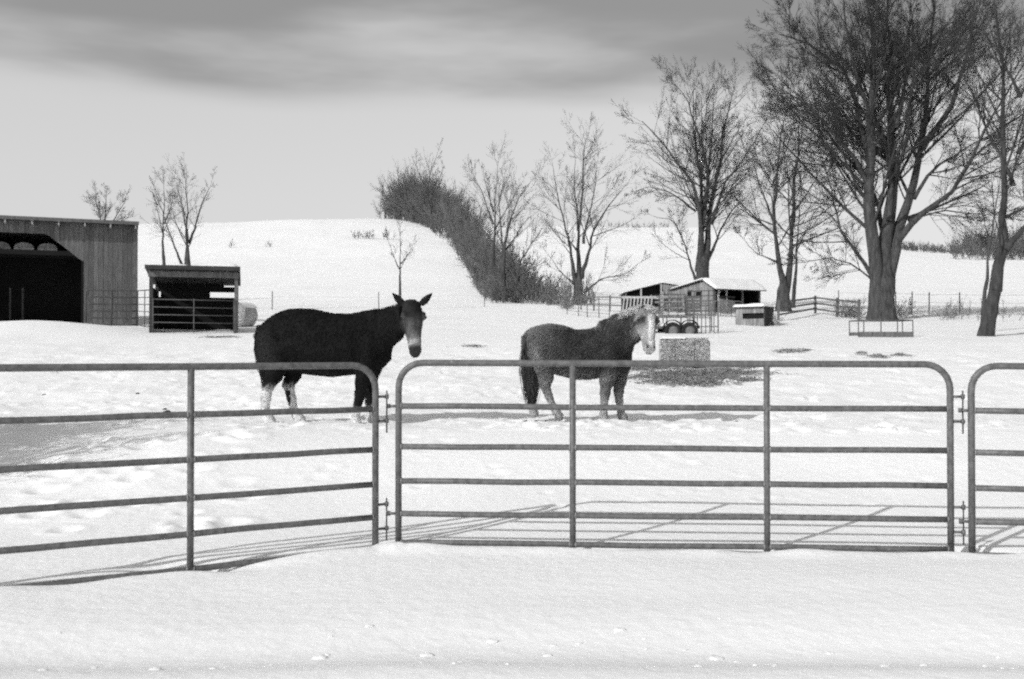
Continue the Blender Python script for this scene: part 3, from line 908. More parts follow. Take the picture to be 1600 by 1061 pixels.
# ------------------------------------------------------------------ trees
def kids(P, R, rng, m, t0, t1, ang, ang_v, lr, seg, wob, trop, rr, rmin, lmax=None, tip=.35):
    """children of a set of polylines; m may be an int or an array of counts"""
    n, k, _ = P.shape
    Lp = np.linalg.norm(np.diff(P, axis=1), axis=2).sum(1)
    if np.isscalar(m): m = np.full(n, m)
    par = np.repeat(np.arange(n), m)
    N = len(par)
    t = rng.uniform(t0, t1, N)
    _f1 = np.r_[True, par[1:] != par[:-1]]; t = np.where(_f1, .985, t)
    f = t * (k - 1); i = np.minimum(f.astype(int), k - 2); fr = (f - i)[:, None]
    pos = P[par, i] * (1 - fr) + P[par, i + 1] * fr
    tan = P[par, i + 1] - P[par, i]; tan /= np.linalg.norm(tan, axis=1, keepdims=True) + 1e-9
    rad = R[par, i] * (1 - fr[:, 0]) + R[par, i + 1] * fr[:, 0]
    rv = rng.normal(size=(N, 3)); rv -= tan * (rv * tan).sum(1, keepdims=True); rv /= np.linalg.norm(rv, axis=1, keepdims=True) + 1e-9
    first = np.r_[True, par[1:] != par[:-1]]
    a = np.radians(np.where(first, rng.normal(0, 7, N), rng.normal(ang, ang_v, N)))[:, None]
    d = tan * np.cos(a) + rv * np.sin(a)
    ln = Lp[par] * lr * np.where(first, .55, (1.15 - .75 * t)) * rng.uniform(.6, 1.3, N)
    if lmax is not None: ln = np.minimum(ln, lmax * rng.uniform(.7, 1.1, N))
    r0 = np.minimum(rad * rr * rng.uniform(.7, 1.1, N), ln * .011 + rmin)
    r0 = np.maximum(r0, rmin)
    Pn = np.empty((N, seg + 1, 3)); Pn[:, 0] = pos
    for s_ in range(seg):
        d = d + rng.normal(0, wob, (N, 3)) + np.array([0, 0, trop])
        d /= np.linalg.norm(d, axis=1, keepdims=True)
        Pn[:, s_ + 1] = Pn[:, s_] + d * (ln / seg)[:, None]
    Rn = np.maximum(r0[:, None] * np.linspace(1, tip, seg + 1)[None, :], rmin * .6)
    return Pn, Rn

def resample(pts, rad, k):
    pts = np.array(pts, float); rad = np.array(rad, float)
    s_ = np.concatenate([[0], np.cumsum(np.linalg.norm(np.diff(pts, axis=0), axis=1))])
    # Catmull-like smoothing by dense sampling and averaging
    u = np.linspace(0, s_[-1], k * 6)
    Q = np.stack([np.interp(u, s_, pts[:, c]) for c in range(3)], 1)
    w = max(3, k // 2) | 1
    pad = w // 2
    Qp = np.concatenate([2 * Q[0] - Q[pad:0:-1], Q, 2 * Q[-1] - Q[-2:-pad - 2:-1]])
    Qs = np.stack([np.convolve(Qp[:, c], np.ones(w) / w, 'valid') for c in range(3)], 1)
    v = np.linspace(0, len(Qs) - 1, k)
    out = np.stack([np.interp(v, np.arange(len(Qs)), Qs[:, c]) for c in range(3)], 1)
    rr = np.interp(np.linspace(0, s_[-1], k), s_, rad)
    return out, rr

def tree(name, label, px, d, py, trunk, leaders, seed, group, dens=1.0, tw=.008, levels=(1.6, 5, 6, 5), bark='bark', twig='twig', lr1=.42, ang=38, trop=.05, spread=.5, lmax1=None, collar=True, thin=.72):
    """trunk: (list of (px,py), r0, r1); leaders: (list of (px,py), r0, r1, depth drift)"""
    rng = np.random.default_rng(seed)
    sc_ = FPX / d
    x = at(px, d); g = gz(x, d)
    z0 = g if py is None else zrow(py, d)
    root = empty(name, (x, d, g))
    tag(root, label, 'tree', group)
    def Lc(p, yy): return ((p[0] - px) / sc_, yy, zrow(p[1], d) - g)
    mainV = []; mainF = []; off = 0
    K = 14
    SP, SR = [], []
    tp, r0, r1 = trunk
    tpl = [Lc(p, 0) for p in tp]
    tpl[0] = (tpl[0][0], 0, min(tpl[0][2], -.3))
    rt = list(np.linspace(r0, r1, len(tpl)))
    e = np.array(tpl[-1]) - np.array(tpl[-2]); e = e / np.linalg.norm(e)
    tpl.append(tuple(np.array(tpl[-1]) + e * r1 * 2.6)); rt.append(r1 * .15); rt[-2] = r1 * .9
    P, R = resample(tpl, rt, 14)
    hgt = P[:, 2]
    if collar: R = R * (1 + .28 * np.exp(-np.clip(hgt, 0, None) / (r0 * .8)))
    def addtube(P, R, n, gnarl=0.0):
        nonlocal off
        V, F = tubes(P[None], R[None], n)
        if gnarl:
            a = np.tile(np.arange(n), len(P))
            ph = rng.uniform(0, 6, 3)
            q = np.repeat(R, n) * gnarl * (np.sin(a * 2 * np.pi / n * 3 + ph[0] + V[:, 2] * .7) + .6 * np.sin(a * 2 * np.pi / n * 5 + ph[1] - V[:, 2] * 1.3) + .8 * rng.normal(size=len(V)) * .5)
            C = np.repeat(P, n, axis=0)
            V = V + (V - C) / (np.linalg.norm(V - C, axis=1, keepdims=True) + 1e-9) * q[:, None]
        mainV.append(V); mainF.append(F + off); off += len(V)
    addtube(P, R, 14, .10)
    for ld in leaders:
        pts, a0, a1 = ld[0], ld[1], ld[2]
        dy = ld[3] if len(ld) > 3 else rng.uniform(-1, 1) * spread
        ys = np.linspace(0, 1, len(pts)) ** 1.1
        run = sum(math.dist(p, q) for p, q in zip(pts, pts[1:])) / sc_
        q0 = Lc(pts[0], (ld[4] if len(ld) > 4 else 0) * 1.0)
        L3 = [(Lc(p, 0)[0], q0[1] + dy * run * .55 * s_, Lc(p, 0)[2]) for p, s_ in zip(pts, ys)]
        P, R = resample(L3, np.linspace(1, 0, len(pts)) ** 1.25 * (a0 - a1 * .6) + a1 * .6, K)
        R = R * np.interp(np.linspace(0, 1, K), [0, .3], [max(1.0, thin) * 1.05, thin])
        wv = rng.normal(0, .018 * run, (K, 3)); wv[0] = 0
        P = P + np.cumsum(wv, 0) * .35
        addtube(P, R, 8, .06)
        SP.append(P); SR.append(R)
    V = np.concatenate(mainV); F = np.concatenate(mainF)
    link('trunk', fast_mesh('trunk', V, F, True), M[bark], root)
    SP = np.array(SP); SR = np.array(SR)
    Ls = np.linalg.norm(np.diff(SP, axis=1), axis=2).sum(1)
    tv, tf, o2 = [], [], 0
    def put(P, R, s_):
        nonlocal o2
        V, F = tubes(P, R, s_); tv.append(V); tf.append(F + o2); o2 += len(V)
    m1 = np.maximum(4, (Ls * levels[0] * dens).astype(int))
    P1_, R1_ = kids(SP, SR, rng, m1, .22, 1.0, ang, 8, lr1, 7, .055, trop, .55, tw * 1.5, lmax1, .3)
    put(P1_, R1_, 4)
    P2_, R2_ = kids(P1_, R1_, rng, int(levels[1]), .12, .97, 33, 9, .50, 4, .07, trop * .8, .6, tw * 1.2, None, .4)
    put(P2_, R2_, 3)
    P3_, R3_ = kids(P2_, R2_, rng, max(3, int(levels[2]) - 1), .1, .97, 30, 10, .78, 3, .07, trop * .6, .7, tw)
    put(P3_, R3_, 3)
    if len(levels) > 3 and levels[3]:
        P4_, R4_ = kids(P3_, R3_, rng, max(2, int(levels[3]) - 1), .12, .97, 30, 10, .85, 2, .08, trop * .5, .8, tw * .8, None, .5)
        put(P4_, R4_, 3)
    link('crown', fast_mesh('crown', np.concatenate(tv), np.concatenate(tf), True), M[twig], root)
    return root

G1 = 'tall bare trees right of the yard'
tree('bare_tree', 'huge bare tree with thick forked trunk, tallest of all the trees', 1377, 50, 497,
     ([(1377, 500), (1377, 470), (1380, 438)], .62, .60),
     [([(1369, 476), (1362, 350), (1366, 270), (1368, 200), (1372, 120), (1366, 50), (1355, -20)], .36, .07, -.1, -.15),
      ([(1380, 455), (1388, 350), (1402, 260), (1402, 160), (1400, 60), (1395, -30)], .42, .08, .1, .1),
      ([(1386, 472), (1412, 360), (1435, 300), (1452, 225), (1470, 120), (1485, 40), (1495, -20)], .32, .06, .2),
      ([(1450, 230), (1490, 160), (1515, 70), (1530, 0)], .17, .05, -.3, .6),
      ([(1405, 375), (1440, 335), (1490, 300), (1515, 230), (1560, 140), (1592, 80)], .17, .04, -.4),
      ([(1366, 275), (1345, 150), (1320, 100), (1270, 60), (1232, 42)], .16, .04, .3),
      ([(1362, 300), (1335, 250), (1290, 200), (1240, 165), (1200, 152)], .13, .03, -.5),
      ([(1368, 440), (1338, 385), (1317, 350), (1305, 290), (1297, 235)], .12, .03, .4),
      ([(1374, 446), (1330, 415), (1290, 408), (1240, 418)], .055, .02, -.4),
      ([(1390, 345), (1392, 250), (1385, 170), (1388, 90), (1380, 20)], .15, .04, .6),
      ([(1368, 210), (1335, 130), (1310, 60), (1300, 10)], .12, .04, -.6),
      ([(1402, 200), (1425, 120), (1440, 50), (1445, -10)], .13, .04, .5),
      ([(1385, 400), (1375, 300), (1330, 210), (1290, 130), (1270, 90)], .14, .04, .9),
      ([(1430, 310), (1480, 250), (1540, 210), (1590, 190)], .10, .03, .6),
      ([(1420, 345), (1480, 330), (1540, 338), (1575, 330)], .05, .02, .3)],
     71, G1, dens=1.0, tw=.0075, levels=(2.3, 7, 6, 6), lr1=.40, ang=42, trop=.035, thin=1.0)
tree('bare_tree', 'bare vase-shaped tree rising behind the snow-roofed gable shed', 1096, 76, None,
     ([(1096, 480), (1096, 445), (1098, 415)], .56, .48),
     [([(1092, 425), (1088, 340), (1075, 290), (1055, 260), (1015, 215), (992, 198)], .30, .05, -.2),
      ([(1097, 425), (1100, 330), (1107, 260), (1095, 200), (1100, 125)], .30, .05, .2),
      ([(1101, 425), (1120, 320), (1140, 240), (1155, 180), (1166, 138)], .30, .05, .1),
      ([(1096, 355), (1108, 270), (1085, 200), (1070, 160), (1048, 135)], .20, .04, -.4),
      ([(1104, 410), (1130, 360), (1160, 320), (1190, 288)], .16, .04, .5),
      ([(1112, 350), (1130, 290), (1165, 240), (1185, 200)], .16, .04, -.6),
      ([(1100, 330), (1115, 240), (1130, 170), (1135, 120)], .17, .04, .7),
      ([(1087, 438), (1070, 385), (1050, 345), (1010, 340)], .11, .03, -.3),
      ([(1088, 330), (1050, 300), (1015, 290), (995, 300)], .09, .03, .5)],
     72, G1, dens=.9, tw=.0075, levels=(1.7, 6, 6, 5), lr1=.38, ang=44, trop=.04)
tree('bare_tree', 'twin-stemmed bare tree between the gable shed and the huge tree', 1225, 60, None,
     ([(1225, 488), (1225, 470), (1225, 452)], .40, .36),
     [([(1223, 462), (1213, 380), (1207, 300), (1212, 230), (1220, 180)], .22, .05, -.2),
      ([(1227, 462), (1232, 380), (1240, 290), (1255, 205), (1262, 170)], .24, .05, .2),
      ([(1216, 410), (1180, 397), (1148, 368)], .07, .02, -.4),
      ([(1232, 400), (1255, 370), (1290, 352)], .08, .02, .4),
      ([(1211, 350), (1190, 300), (1180, 250), (1165, 210)], .09, .03, .5),
      ([(1236, 340), (1265, 290), (1290, 240)], .09, .03, -.5),
      ([(1208, 290), (1225, 240), (1235, 190)], .08, .03, -.6)],
     73, G1, dens=1.0, tw=.0075, levels=(2.0, 6, 6, 4), lr1=.46, ang=50, trop=.03)
tree('bare_tree', 'slender single-stemmed bare tree just right of the twin-stemmed one', 1240, 66, None,
     ([(1239, 478), (1241, 455), (1242, 440)], .13, .12),
     [([(1242, 445), (1245, 390), (1248, 330), (1252, 270)], .12, .03),
      ([(1245, 395), (1262, 350), (1275, 310)], .05, .02)],
     74, G1, dens=1.0, tw=.007, levels=(1.4, 5, 5, 3))
tree('bare_tree', 'dark leaning tree cut off by the right edge of the photograph', 1541, 38, None,
     ([(1537, 528), (1546, 490), (1556, 450)], .26, .235),
     [([(1555, 455), (1575, 370), (1590, 250), (1598, 150), (1602, 60), (1600, -30)], .235, .07, .1),
      ([(1572, 390), (1600, 350), (1645, 300), (1690, 200)], .15, .04, -.2),
      ([(1585, 290), (1550, 200), (1530, 120), (1520, 60)], .09, .03, .5),
      ([(1592, 240), (1640, 150), (1660, 60)], .10, .03, -.4),
      ([(1566, 400), (1545, 330), (1525, 260)], .05, .02, -.6),
      ([(1597, 150), (1570, 80), (1560, 10)], .08, .03, .4)],
     75, G1, dens=1.0, tw=.006, levels=(1.8, 6, 6, 5), bark='bark_dark', lr1=.42)
tree('bare_tree', 'thin pale sapling beside the dark leaning tree', 1536, 41, None,
     ([(1534, 510), (1537, 480), (1540, 450)], .085, .075),
     [([(1540, 452), (1545, 400), (1552, 340), (1560, 290), (1566, 240)], .075, .02),
      ([(1547, 380), (1530, 330), (1520, 300)], .03, .015)],
     76, G1, dens=1.0, tw=.006, levels=(1.3, 4, 5, 3))
G2 = 'bare trees along the hedge row'
tree('bare_tree', 'spreading bare tree at the fence corner left of the sheds', 904, 84, None,
     ([(904, 474), (904, 450), (904, 432)], .42, .32),
     [([(900, 440), (890, 385), (870, 320), (862, 272)], .22, .05, -.3),
      ([(905, 440), (908, 350), (908, 260), (912, 222)], .26, .05, .1),
      ([(909, 435), (930, 360), (960, 310), (988, 278)], .22, .05, .2),
      ([(904, 395), (885, 370), (853, 348)], .11, .03, .4),
      ([(913, 458), (940, 435), (975, 432), (1003, 408)], .12, .03, -.3),
      ([(898, 445), (870, 420), (848, 392)], .12, .03, -.4),
      ([(912, 380), (930, 300), (935, 250)], .13, .04, .6),
      ([(903, 360), (895, 290), (895, 250)], .12, .04, -.5)],
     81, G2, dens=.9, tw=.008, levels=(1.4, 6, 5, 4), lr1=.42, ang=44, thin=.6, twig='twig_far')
tree('bare_tree', 'tall straight bare tree at the foot of the hedge row', 775, 96, None,
     ([(774, 470), (772, 440), (770, 410)], .30, .26),
     [([(770, 415), (771, 370), (773, 320), (776, 252)], .25, .04, .0),
      ([(771, 350), (752, 300), (730, 262)], .10, .03, -.3),
      ([(772, 360), (800, 310), (815, 280)], .10, .03, .4),
      ([(771, 330), (760, 290), (752, 262)], .09, .03, .6),
      ([(771, 380), (745, 345), (722, 315)], .09, .03, .5)],
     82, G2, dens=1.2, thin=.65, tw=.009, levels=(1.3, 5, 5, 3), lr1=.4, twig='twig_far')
tree('bare_tree', 'forked bare tree standing close beside the tall straight one', 789, 92, None,
     ([(790, 470), (787, 440), (786, 415)], .26, .22),
     [([(786, 420), (785, 370), (780, 320), (788, 285)], .18, .04, .2),
      ([(787, 420), (797, 350), (815, 310), (832, 285)], .18, .04, -.2),
      ([(790, 390), (815, 350), (840, 330)], .10, .03, .4)],
     83, G2, dens=1.2, thin=.65, tw=.009, levels=(1.3, 5, 5, 3), lr1=.42, twig='twig_far')
tree('bare_tree', 'short crooked bare tree low in front of the hedge brush', 808, 88, None,
     ([(806, 470), (806, 452), (808, 435)], .28, .24),
     [([(807, 440), (812, 405), (832, 375), (848, 350)], .15, .04, .2),
      ([(807, 440), (800, 400), (805, 360)], .13, .04, -.3),
      ([(809, 432), (830, 420), (858, 405)], .10, .03, -.4)],
     84, G2, dens=1.2, thin=.65, tw=.009, levels=(1.6, 5, 5, 3), lr1=.45, twig='twig_far')
tree('bare_tree', 'dark-stemmed tree standing out at the top of the hedge row', 676, 232, None,
     ([(676, 372), (674, 345), (670, 325)], .36, .30),
     [([(670, 328), (667, 290), (672, 262), (680, 238)], .28, .08, .1),
      ([(674, 345), (676, 310), (678, 285)], .24, .08, .2),
      ([(670, 300), (655, 275), (650, 255)], .2, .06, -.3),
      ([(670, 300), (690, 275), (692, 262)], .2, .06, .3)],
     85, G2, dens=.6, tw=.022, levels=(.7, 5, 5, 3), lr1=.42, twig='twig_far', bark='bark_dark')
tree('sapling', 'lone thin sapling on the open slope above the mule\'s head', 625, 70, None,
     ([(625, 490), (625, 460), (625, 440)], .10, .085),
     [([(625, 445), (625, 415), (626, 390), (626, 360)], .085, .03, .0),
      ([(624, 420), (612, 395), (602, 370)], .05, .02, .3),
      ([(626, 412), (640, 395), (648, 375)], .045, .02, -.3)],
     91, None, dens=1.2, tw=.007, levels=(1.3, 5, 4, 2), lr1=.40, twig='twig_far')
tree('bare_tree', 'bushy bare treetop showing above the barn roof', 160, 92, None,
     ([(160, 480), (160, 400), (160, 365)], .22, .18),
     [([(160, 370), (152, 335), (142, 308)], .14, .05, .3),
      ([(160, 370), (164, 335), (168, 305)], .15, .05, -.2),
      ([(160, 365), (176, 340), (190, 312)], .12, .04, .4)],
     92, 'bare trees behind the barn and shed', dens=1.6, tw=.010, levels=(1.6, 6, 6, 3), lr1=.5, twig='twig_far', ang=42)
tree('bare_tree', 'bare tree with three close stems rising behind the small open shed', 291, 66, None,
     ([(291, 490), (291, 450), (291, 418)], .22, .2),
     [([(289, 425), (291, 370), (282, 330), (270, 292)], .15, .03, .2),
      ([(293, 425), (295, 370), (298, 330), (296, 282)], .16, .03, -.2),
      ([(295, 380), (305, 345), (318, 305), (325, 288)], .11, .03, .3),
      ([(287, 420), (272, 375), (262, 340), (252, 300)], .10, .03, -.4)],
     93, 'bare trees behind the barn and shed', dens=1.2, tw=.007, levels=(1.5, 5, 5, 3), lr1=.38, twig='twig_far')
tree('bare_tree', 'single thin bare tree just left of the three-stemmed one', 257, 70, None,
     ([(258, 490), (257, 440), (255, 400)], .12, .11),
     [([(255, 405), (254, 360), (258, 325), (255, 288)], .11, .03, .1),
      ([(255, 370), (242, 335), (232, 305)], .06, .02, .4),
      ([(256, 350), (268, 320), (272, 290)], .06, .02, -.3)],
     94, 'bare trees behind the barn and shed', dens=1.2, tw=.007, levels=(1.4, 5, 5, 3), lr1=.38, twig='twig_far')

# brush that nobody could count
def brush(name, label, stems, mt, seed, tw=.02, lv=(9, 5), lean=.25):
    """stems: (x, y, height)"""
    rng = np.random.default_rng(seed)
    st_ = np.array(stems, float); n = len(st_)
    z = ground(st_[:, 0].copy(), st_[:, 1].copy())
    P = np.empty((n, 5, 3)); P[:, 0] = np.stack([st_[:, 0], st_[:, 1], z - .1], 1)
    dd = np.stack([rng.normal(0, lean, n), rng.normal(0, lean, n), np.ones(n)], 1); dd /= np.linalg.norm(dd, axis=1, keepdims=True)
    for k in range(4):
        dd = dd + rng.normal(0, .12, (n, 3)); dd /= np.linalg.norm(dd, axis=1, keepdims=True)
        P[:, k + 1] = P[:, k] + dd * (st_[:, 2] / 4)[:, None]
    R = (st_[:, 2] * .012 + tw * .6)[:, None] * np.linspace(1, .4, 5)[None]
    V1, F1 = tubes(P, R, 3)
    A, RA = kids(P, R, rng, lv[0], .1, 1.0, 35, 12, .38, 3, .15, .05, .6, tw)
    V2, F2 = tubes(A, RA, 3)
    B, RB = kids(A, RA, rng, lv[1], .1, 1.0, 38, 14, .5, 2, .15, .03, .8, tw * .8)
    V3, F3 = tubes(B, RB, 3)
    V = np.concatenate([V1, V2, V3]); F = np.concatenate([F1, F2 + len(V1), F3 + len(V1) + len(V2)])
    return tag(link(name, fast_mesh(name, V, F), mt), label, 'brush', kind='stuff')
rs = np.random.default_rng(44)
edge_d = [84, 100, 120, 150, 180, 200, 215, 240, 262, 275]
edge_px = [768, 752, 742, 730, 712, 699, 684, 660, 618, 592]
wid = [105, 85, 60, 45, 42, 45, 45, 50, 70, 95]
hts = [2.4, 3.2, 4.6, 6.2, 7.6, 9.0, 10.2, 12.6, 14.4, 12.0]
stems = []
for _ in range(1350):
    d = rs.choice([rs.uniform(84, 120), rs.uniform(110, 240), rs.uniform(235, 278)], p=[.24, .42, .34])
    e = np.interp(d, edge_d, edge_px); w = np.interp(d, edge_d, wid); h = np.interp(d, edge_d, hts)
    f = rs.random()
    px = e + w * f
    dome = 1.0 if d < 230 else .55 + .45 * math.sin(math.pi * min(1, max(0, (px - 578) / 125)))
    cz = float(vnoise(np.array([d * .085 + 3]), np.array([f * 2.2 + d * .02]))[0]) + .5
    if d < 235 and rs.random() > .35 + cz: continue
    hh = h * rs.uniform(.6, 1.0) * (.6 + .4 * min(1, f * 4)) * dome * (.55 + .75 * cz if d < 235 else 1)
    stems.append((at(px, d), d, hh))
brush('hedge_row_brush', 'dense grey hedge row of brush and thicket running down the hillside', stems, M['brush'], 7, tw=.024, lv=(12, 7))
stems = []
for _ in range(900):
    px = rs.uniform(1490, 1900); d = rs.uniform(225, 280)
    stems.append((at(px, d), d, rs.uniform(3.5, 8.0) * np.interp(px, [1490, 1530, 1600], [.6, 1, 1.05])))
for _ in range(200):
    px = rs.uniform(1405, 1500); d = rs.uniform(262, 285)
    stems.append((at(px, d), d, rs.uniform(1.0, 2.6)))
brush('far_woodland', 'dark strip of far woodland on the hill at the right', stems, M['brush'], 8, tw=.035, lv=(10, 6))
stems = []
for _ in range(110):
    px = rs.choice([rs.uniform(930, 1045), rs.uniform(1150, 1290)], p=[.65, .35]); d = rs.uniform(268, 282)
    stems.append((at(px, d), d, rs.uniform(.5, 1.9)))
brush('crest_scrub', 'faint scrub along the hill crest behind the trees', stems, M['brush'], 9, tw=.03, lv=(6, 4))
stems = [(at(px + rs.normal(0, 3.5), 205), 205 + rs.normal(0, .6), h * rs.uniform(.6, 1)) for px, h, k in ((557, 2.0, 9), (572, 1.6, 7), (580, 2.0, 6), (604, 2.4, 8)) for _ in range(k)]
brush('hillside_scrub', 'little row of dark bushes on the white hillside', stems, M['brush'], 10, tw=.035, lv=(6, 5))
stems = [(at(px + rs.normal(0, 2), 190), 190, 1.6 * rs.uniform(.5, 1)) for px in (360, 421) for _ in range(5)]
brush('hillside_shrub_pair', 'two tiny shrubs far up the left hillside', stems, M['brush'], 12, tw=.03, lv=(5, 4))
stems = []
for _ in range(240):
    c = rs.choice(5, p=[.28, .26, .14, .12, .2])
    if c == 0: px, d = rs.normal(1330, 12), rs.uniform(52, 56)
    elif c == 1: px, d = rs.normal(1405, 16), rs.uniform(53, 57)
    elif c == 2: px, d = rs.normal(1488, 8), rs.uniform(50, 54)
    elif c == 3: px, d = rs.uniform(1500, 1600), rs.uniform(48, 58)
    else: px, d = rs.normal(885, 5), rs.uniform(68, 72)
    stems.append((at(px, d), d, rs.uniform(.3, 1.1) * (1.35 if c == 4 else 1)))
brush('fence_line_weeds', 'dry weeds and brambles along the far fence line', stems, M['weed'], 13, tw=.009, lv=(6, 4), lean=.4)
stems = [(at(rs.uniform(855, 930), 80), rs.uniform(79, 86), rs.uniform(.6, 2.6)) for _ in range(120)]
brush('tree_foot_brush', 'tangle of brush round the foot of the spreading tree', stems, M['brush'], 14, tw=.014, lv=(7, 5))

# ------------------------------------------------------------------ barn
def plank(mb_name, x0, x1, y0, y1, z0, z1, mt, root, jit=.006):
    return MB().box((x0, y0, z0), (x1, y1, z1), jit).build(mb_name, mt, root)

bx, bd = at(213, 45.0), 45.0
barn = empty('barn', (bx, bd, zrow(512, 45)), math.radians(22))
tag(barn, 'large grey barn with black doorway at the left edge', 'barn')
BH = 4.62; BW = 12.0; BDP = 9.0
def open_top(x):
    """underside of the wall above the opening, or None where the wall is whole"""
    if -7.2 <= x <= -2.27:
        return float(np.interp(x, [-7.2, -6.36, -6.35, -5.6, -3.7, -2.72, -2.27], [3.2, 3.2, 3.42, 4.08, 4.08, 3.30, 2.92]))
    return None
x = -BW
pw = .2
while x < -.001:
    x1 = min(x + pw, 0)
    ot = open_top((x + x1) / 2)
    za_, zb_ = (-.6, -.6) if ot is None else (open_top(max(x, -7.2)) or ot, open_top(min(x1, -2.27)) or ot)
    yo = random.uniform(0, .012)
    xa_, xb_ = x + .004, x1 - .004
    MB().raw([(xa_, yo, za_), (xb_, yo, zb_), (xb_, yo + .03, zb_), (xa_, yo + .03, za_), (xa_, yo, BH), (xb_, yo, BH), (xb_, yo + .03, BH), (xa_, yo + .03, BH)],
             [(3,2,1,0),(4,5,6,7),(0,1,5,4),(1,2,6,5),(2,3,7,6),(3,0,4,7)]).build('plank', M['board'], barn)
    x = x1
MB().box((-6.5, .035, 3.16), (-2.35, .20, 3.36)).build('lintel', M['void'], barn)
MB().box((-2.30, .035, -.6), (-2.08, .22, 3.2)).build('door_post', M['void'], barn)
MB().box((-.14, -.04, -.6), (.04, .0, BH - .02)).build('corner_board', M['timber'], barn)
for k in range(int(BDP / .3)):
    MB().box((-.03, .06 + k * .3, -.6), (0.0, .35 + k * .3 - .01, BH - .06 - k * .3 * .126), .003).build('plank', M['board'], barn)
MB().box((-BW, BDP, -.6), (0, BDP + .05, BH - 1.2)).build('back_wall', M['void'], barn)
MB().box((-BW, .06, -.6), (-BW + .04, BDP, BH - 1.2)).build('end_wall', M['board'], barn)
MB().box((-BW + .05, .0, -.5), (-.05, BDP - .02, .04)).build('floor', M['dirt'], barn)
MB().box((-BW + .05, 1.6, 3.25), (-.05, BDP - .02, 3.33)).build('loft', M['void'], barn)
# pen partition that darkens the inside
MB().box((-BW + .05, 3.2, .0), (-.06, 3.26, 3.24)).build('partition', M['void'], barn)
roof = MB()
roof.raw([(-BW - .4, -.45, BH + .04), (.06, -.45, BH + .04), (.06, BDP + .4, BH - 1.2), (-BW - .4, BDP + .4, BH - 1.2),
          (-BW - .4, -.45, BH + .12), (.06, -.45, BH + .12), (.06, BDP + .4, BH - 1.12), (-BW - .4, BDP + .4, BH - 1.12)],
         [(3,2,1,0),(4,5,6,7),(0,1,5,4),(1,2,6,5),(2,3,7,6),(3,0,4,7)])
rf = roof.build('roof', M['roof_dark'], barn)
MB().box((-BW - .4, -.50, BH - .02), (.08, -.455, BH + .13)).build('fascia', M['timber'], rf)
xx = -.03
while xx > -BW:
    MB().box((xx - .06, -.44, BH - .17), (xx, .0, BH + .0)).build('rafter_tail', M['timber_pale'], rf)
    xx -= 1.05
# added round-topped blocks in wall-board colour, filling the upper opening
for k, cx in enumerate((-5.55, -4.62, -3.68)):
    mb = MB(); n = 10
    V = []; F = []
    for j, yy in enumerate((.24, .8)):
        for i in range(n + 1):
            a = math.pi * i / n
            V.append((cx - .40 * math.cos(a), yy, 3.35 + .34 * max(0, math.sin(a)) ** .6))
    for i in range(n): F.append((i, i + 1, n + 1 + i + 1, n + 1 + i))
    F.append(tuple(range(n, -1, -1))); F.append(tuple(range(n + 1, 2 * n + 2)))
    mb.raw(V, F)
    o = mb.build('hay_bale', M['board'], None)
    o.matrix_world = Matrix.Translation(barn.location) @ Matrix.Rotation(math.radians(22), 4, 'Z')
    tag(o, ('leftmost', 'middle', 'rightmost')[k] + ' of three pale round-topped shapes above the barn doorway', 'hay bale', 'pale shapes above the barn doorway')
for k, (xx, yy) in enumerate(((-5.75, 1.0), (-5.25, 1.05), (-4.75, 1.1))):
    MB().box((xx, yy, 0.04), (xx + .07, yy + .05, 1.75), .01).build('pen_post', M['board_dark'], barn)

def place_panel(label, pxa, pxb, da, db, H, group, nr=5, rr=.02, mt='pipe_dull', ups=(.33, .67), lift=0.05, zoff=None):
    A = (at(pxa, da), da); B = (at(pxb, db), db)
    za = gz(*A) if zoff is None else zrow(zoff[0], da); zb = gz(*B) if zoff is None else zrow(zoff[1], db)
    return corral_panel(label, A, B, za + lift, zb + lift, H, list(ups), [H * k / (nr) for k in range(nr)], r=rr, rc=.12, lugs=False, tongue=False, mt=mt, group=group, sides=6)
GP = 'far pipe panels by the barn and shed'
place_panel('pipe panel standing against the barn wall beside the doorway', 134, 213, 42.9, 43.6, 1.5, GP, rr=.042, ups=(.5,), mt='pin')
place_panel('pipe panel closing the gap between barn and small shed', 215, 240, 43.6, 40.2, 1.5, GP, rr=.024, ups=(.45,))

# ------------------------------------------------------------------ small open shed
sd = 38.0
shed = empty('run_in_shed', (at(303, sd), sd, zrow(523, sd)), math.radians(15))
tag(shed, 'small dark open-fronted shed with snow on its roof, right of the barn', 'shed')
W2 = 1.55; DP = 2.6; HF = 2.42; HB = 2.05
for sx_ in (-1, 1):
    for yy, hh in ((0, HF), (DP, HB)):
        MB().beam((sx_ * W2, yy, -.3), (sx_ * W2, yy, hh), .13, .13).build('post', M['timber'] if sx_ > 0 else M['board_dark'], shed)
MB().beam((-W2 - .1, -.09, HF - .13), (W2 + .1, -.09, HF - .13), .05, .22).build('header_beam', M['timber'], shed)
rs_ = MB()
def slab(mb, x0, x1, y0, y1, za, zb, th):
    mb.raw([(x0, y0, za), (x1, y0, za), (x1, y1, zb), (x0, y1, zb), (x0, y0, za + th), (x1, y0, za + th), (x1, y1, zb + th), (x0, y1, zb + th)],
           [(3,2,1,0),(4,5,6,7),(0,1,5,4),(1,2,6,5),(2,3,7,6),(3,0,4,7)])
slab(rs_, -W2 - .2, W2 + .15, -.35, DP + .2, HF + .10, HB + .02, .06)
rf2 = rs_.build('roof', M['roof_dark'], shed)
MB().beam((-W2 - .2, -.36, HF + .11), (W2 + .15, -.36, HF + .11), .03, .16).build('fascia', M['board_dark'], rf2)
for k in range(6):
    xx = -W2 + k * 2 * W2 / 5
    MB().beam((xx, -.3, HF + .035), (xx, DP + .1, HB - .03), .05, .11).build('rafter', M['board_dark'], rf2)
